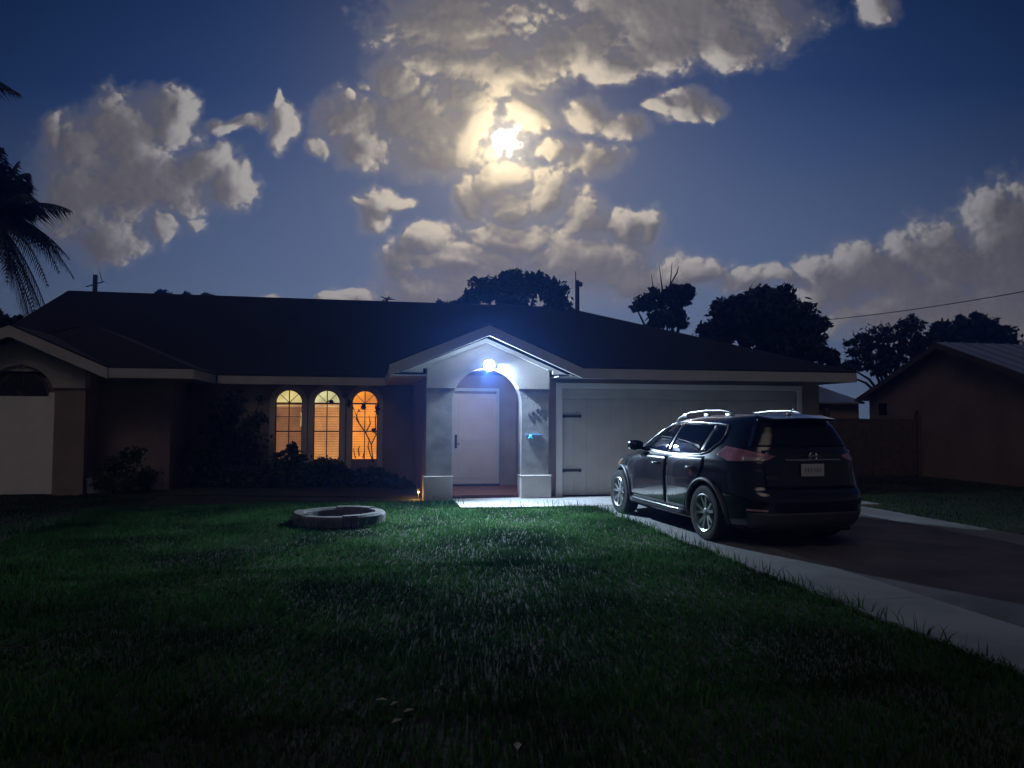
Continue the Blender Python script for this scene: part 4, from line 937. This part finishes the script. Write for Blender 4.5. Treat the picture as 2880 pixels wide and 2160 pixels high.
# shrubs and plants in the bed before the lit windows
def shrub(name, label, lobes, n, size, seed, stems=(), group=None, base=None):
    rs = np.random.default_rng(seed); c0 = lobes[0][0]; t = thing(name, label, 'shrub', base or (c0[0], c0[1], 0), 0, group); mb = MB(); tot = sum(l[1][0] * l[1][2] for l in lobes)
    for c, r in lobes:
        for _ in range(26):
            d = rs.normal(size=3); d /= np.linalg.norm(d); cc = np.array(c) + d * np.array(r) * rs.uniform(.3, 1.0); tr = rs.uniform(.14, .36) * min(r)
            leaves(mb, cc, (tr, tr, tr), int(n * r[0] * r[2] / tot / 34), size, rs, .1)
        leaves(mb, c, (r[0] * 1.05, r[1] * 1.05, r[2] * 1.05), int(n * r[0] * r[2] / tot / 3), size, rs, .0)
    mb.build('foliage', SHRUB, t); st = MB(); b = Vector(t.location)
    for c, r in (lobes if not stems else []): st.tube([b, (b + Vector(c)) / 2 + Vector((.04, 0, 0)), Vector(c)], [.025, .018, .008], 6)
    for p in stems: st.tube(p, [.014] * (len(p) - 1) + [.005], 5)
    st.build('stem', M['bark'], t); return t
def atY(px, py, Y):
    d = CR * ((px - PW / 2) / F) - CU * ((py - PH / 2) / F) + CF; return EYE + d * (Y / d.y)
S = []
p = lambda x, y, Y, rx, ry: ((*atY(x, y, Y),), (rx * Y / F, rx * Y / F * .7, ry * Y / F))
shrub('tall_shrub', 'tall loose dark shrub against the wall left of the lit windows', [p(480, 930, 17.7, 48, 70), p(505, 875, 17.7, 26, 34), p(455, 1000, 17.7, 60, 50), p(555, 905, 17.7, 22, 18), p(535, 960, 17.7, 44, 46), p(562, 865, 17.7, 12, 12), p(520, 1030, 17.6, 70, 40)], 5200, .06, 41)
shrub('round_shrub', 'dark bushy shrub covering the foot of the left window', [p(625, 1000, 17.6, 44, 26), p(600, 1035, 17.4, 46, 32), p(650, 1030, 17.4, 44, 30), p(632, 972, 17.6, 14, 18)], 3600, .055, 42, group=None)
shrub('low_shrub', 'low dark shrub under the middle window', [p(705, 1012, 17.5, 46, 24), p(690, 1040, 17.3, 44, 26), p(735, 1035, 17.4, 40, 26)], 3200, .055, 43)
shrub('low_shrub', 'low dark shrub under the bright orange window', [p(795, 1030, 17.4, 44, 24), p(770, 1045, 17.2, 44, 24), p(830, 1045, 17.2, 36, 24), p(868, 1052, 16.6, 26, 20)], 3400, .055, 44)
br = [[atY(x, y, 17.9) for x, y in q] for q in ([(806, 1000), (802, 960), (790, 935), (776, 915), (765, 885)], [(802, 960), (812, 940), (811, 905), (815, 880)], [(790, 935), (800, 915), (797, 895)], [(776, 915), (770, 905), (772, 890)], [(806, 1000), (795, 965), (798, 945)], [(802, 960), (815, 935)], [(765, 885), (757, 868)], [(776, 985), (774, 970), (778, 962)], [(768, 990), (763, 968)], [(784, 990), (788, 968)])]
shrub('branchy_shrub', 'thin bare branched shrub silhouetted in front of the orange window', [p(785, 880, 17.9, 5, 7), p(754, 870, 17.9, 5, 10), p(815, 884, 17.9, 6, 12), p(745, 855, 17.9, 5, 6), p(808, 930, 17.9, 6, 5), p(715, 868, 17.9, 8, 4), p(775, 888, 17.9, 4, 3)], 330, .04, 45, stems=br, base=(*atY(800, 1010, 17.9).xy, 0))
shrub('low_shrub', 'sparse low plant in front of the blank wall at the left', [p(250, 1010, 16.6, 34, 24), p(290, 985, 16.6, 26, 20), p(315, 1030, 16.5, 34, 26), p(220, 1040, 16.4, 30, 18), p(275, 1045, 16.4, 50, 20)], 1700, .05, 46)
bk = MB().box(-5.62, -4.9, 16.55, 16.95, 0, .30).box(-5.64, -4.88, 16.53, 16.97, .30, .335)
tag(bk.build('storage_box', mat('blue_grey_plastic', (.20, .22, .30), .6), bevel=.015), 'low blue grey box by the wall beside the white door', 'box')
bed = MB().prism([(-5.6, 16.2), (-3, 15.9), (-1.2, 15.4), (.3, 15.0), (1.0, 14.9), (1.09, 18.68), (-4.19, 18.68), (-4.19, 17.18), (-5.6, 17.18)], -.05, .03, 'xy')
tag(bed.build('planting_bed', M['soil']), kind='structure')
# ------------------------------------------------------------------ poles and wire
def pole(px, top_py, dist, label, arm):
    b = spot(px, top_py, dist); t = thing('utility_pole', label, 'utility pole', (b.x, b.y, 0), 0, 'utility poles behind the house')
    MB().tube([(b.x, b.y, -.2), (b.x, b.y, b.z)], [.17, .13], 12).build('post', M['pole'], t)
    a = MB(); u = CR * .55
    if arm: a.tube([b - u + Vector((0, 0, -.72)), b + u + Vector((0, 0, -.40))], .035, 6); a.tube([b + u * .8 + Vector((0, 0, -.46)), b + u * .45 + Vector((0, 0, .2))], .02, 6)
    else: a.tube([b + Vector((-.1, 0, -.05)), b + Vector((-.1, 0, .55))], .03, 6); a.box(b.x + .1, b.x + .3, b.y - .1, b.y + .1, b.z - .35, b.z - .1)
    a.build('bracket', M['dark'], t); return t
pole(206, 594, 45, 'wooden pole standing behind the left end of the roof', True)
pole(1247, 606, 45, 'wooden pole standing behind the peak of the garage roof', False)
wa, wb_ = spot(1770, 692, 40), spot(2420, 590, 24); pts = []
for i in range(25):
    u = i / 24; q = wa.lerp(wb_, u); pts.append(q + Vector((0, 0, -.5 * 4 * u * (1 - u) * .35)))
tag(MB().tube(pts, .018, 6).build('power_line', M['dark']), 'thin overhead wire crossing the sky at right', 'wire')
# ------------------------------------------------------------------ neighbouring house and fence
XN = 15.5
nb_ = thing('neighbour_house', 'brown gabled neighbouring house with a pale metal roof', 'house', (20, 17.6, 0))
AY, AZ = 17.6, 3.66; FY, FZ = 14.2, 2.42; BY, BZ = 21.0, 2.25
MB().prism([(FY + .25, 0), (BY - .25, 0), (BY - .25, BZ - .02), (AY, AZ - .12), (FY + .25, FZ - .02)], XN, XN + .2, 'yz').build('gable_wall', M['neighbour'], nb_)
MB().box(XN + .2, 27, FY + .25, FY + .45, 0, FZ - .05).box(XN + .2, 27, BY - .45, BY - .25, 0, BZ - .05).box(26.8, 27, FY + .45, BY - .45, 0, FZ - .1).build('wall', M['neighbour'], nb_)
r_ = MB(); slope_poly(r_, [(XN - .25, FY - .1, FZ), (27.3, FY - .1, FZ), (27.3, AY, AZ + .06), (XN - .25, AY, AZ + .06)], .06); slope_poly(r_, [(27.3, BY + .1, BZ), (XN - .25, BY + .1, BZ), (XN - .25, AY, AZ + .06), (27.3, AY, AZ + .06)], .06)
for k in range(24):                                      # standing seams
    x = XN + k * .5; slope_poly(r_, [(x, FY - .1, FZ + .03), (x + .03, FY - .1, FZ + .03), (x + .03, AY, AZ + .09), (x, AY, AZ + .09)], .03)
r_.build('roof', M['metalroof'], nb_)
f_ = MB(); f_.prism([(FY - .1, FZ - .02), (AY, AZ + .04), (BY + .1, BZ - .02), (BY + .1, BZ - .17), (AY, AZ - .12), (FY - .1, FZ - .17)], XN - .28, XN - .25, 'yz'); f_.build('fascia', mat('brown_trim', (.10, .07, .055), .8), nb_)
wq = MB().box(XN - .02, XN + .0, 19.95, 20.30, 1.74, 2.10); wn = wq.build('window', M['glassd'], nb_)
MB().box(XN - .03, XN - .005, 19.62, 19.90, 1.72, 2.10).build('shutter', M['stucco'], wn)
an = MB(); slope_poly(an, [(11.9, 20.9, 2.15), (15.45, 20.9, 2.15), (15.45, 24.6, 3.08), (11.9, 24.6, 3.08)], .06); an.build('annex_roof', M['metalroof'], nb_)
MB().box(12.1, 15.45, 21.2, 24.4, 0, 2.14).build('annex_wall', M['neighbour'], nb_)
fe = thing('wooden_fence', 'brown board fence and gate closing the gap to the neighbouring house', 'fence', (12.5, 18.35, 0))
fb = MB(); x = 9.7
while x < 15.2: h_ = 1.62 + rnd.uniform(-.012, .012); fb.box(x, x + .138, 18.34 + rnd.uniform(-.004, .004), 18.362, .04, h_); x += .145
fb.build('boards', M['wood'], fe); MB().box(9.7, 15.2, 18.365, 18.41, .4, .49).box(9.7, 15.2, 18.365, 18.41, 1.3, 1.39).build('rail', M['wood'], fe)
for x in (9.72, 12.4, 15.24): MB().box(x - .06, x + .06, 18.30, 18.42, -.1, 1.80).lathe([(0, 1.90), (.04, 1.885), (.066, 1.84), (.06, 1.80), (0, 1.80)], (x, 18.36, 0), 'z', 14).build('post', M['wood'], fe)
#PART_END
# ------------------------------------------------------------------ blue haze box added for a halo round the porch lamp
hz = MB().box(-70, 75, -15, 75, -1, 16).build('haze', None)
tag(hz, kind='stuff'); hm = bpy.data.materials.new('halo_haze'); hm.use_nodes = True; t_ = hm.node_tree; t_.nodes.clear()
ho = t_.nodes.new('ShaderNodeOutputMaterial'); pv = t_.nodes.new('ShaderNodeVolumePrincipled')
pv.inputs['Color'].default_value = (.10, .28, 1, 1); pv.inputs['Density'].default_value = .0042; pv.inputs['Anisotropy'].default_value = .84
t_.links.new(pv.outputs[0], ho.inputs['Volume']); hz.data.materials.append(hm)
sc.view_settings.view_transform = 'Standard'; sc.view_settings.look = 'None'; sc.view_settings.exposure = 0; sc.view_settings.gamma = 1
sc.cycles.use_denoising = True; sc.cycles.max_bounces = 6; sc.cycles.sample_clamp_indirect = 4; sc.cycles.transparent_max_bounces = 8
sc.cycles.volume_bounces = 0; sc.cycles.use_adaptive_sampling = True; sc.cycles.adaptive_threshold = .02; sc.cycles.adaptive_min_samples = 16
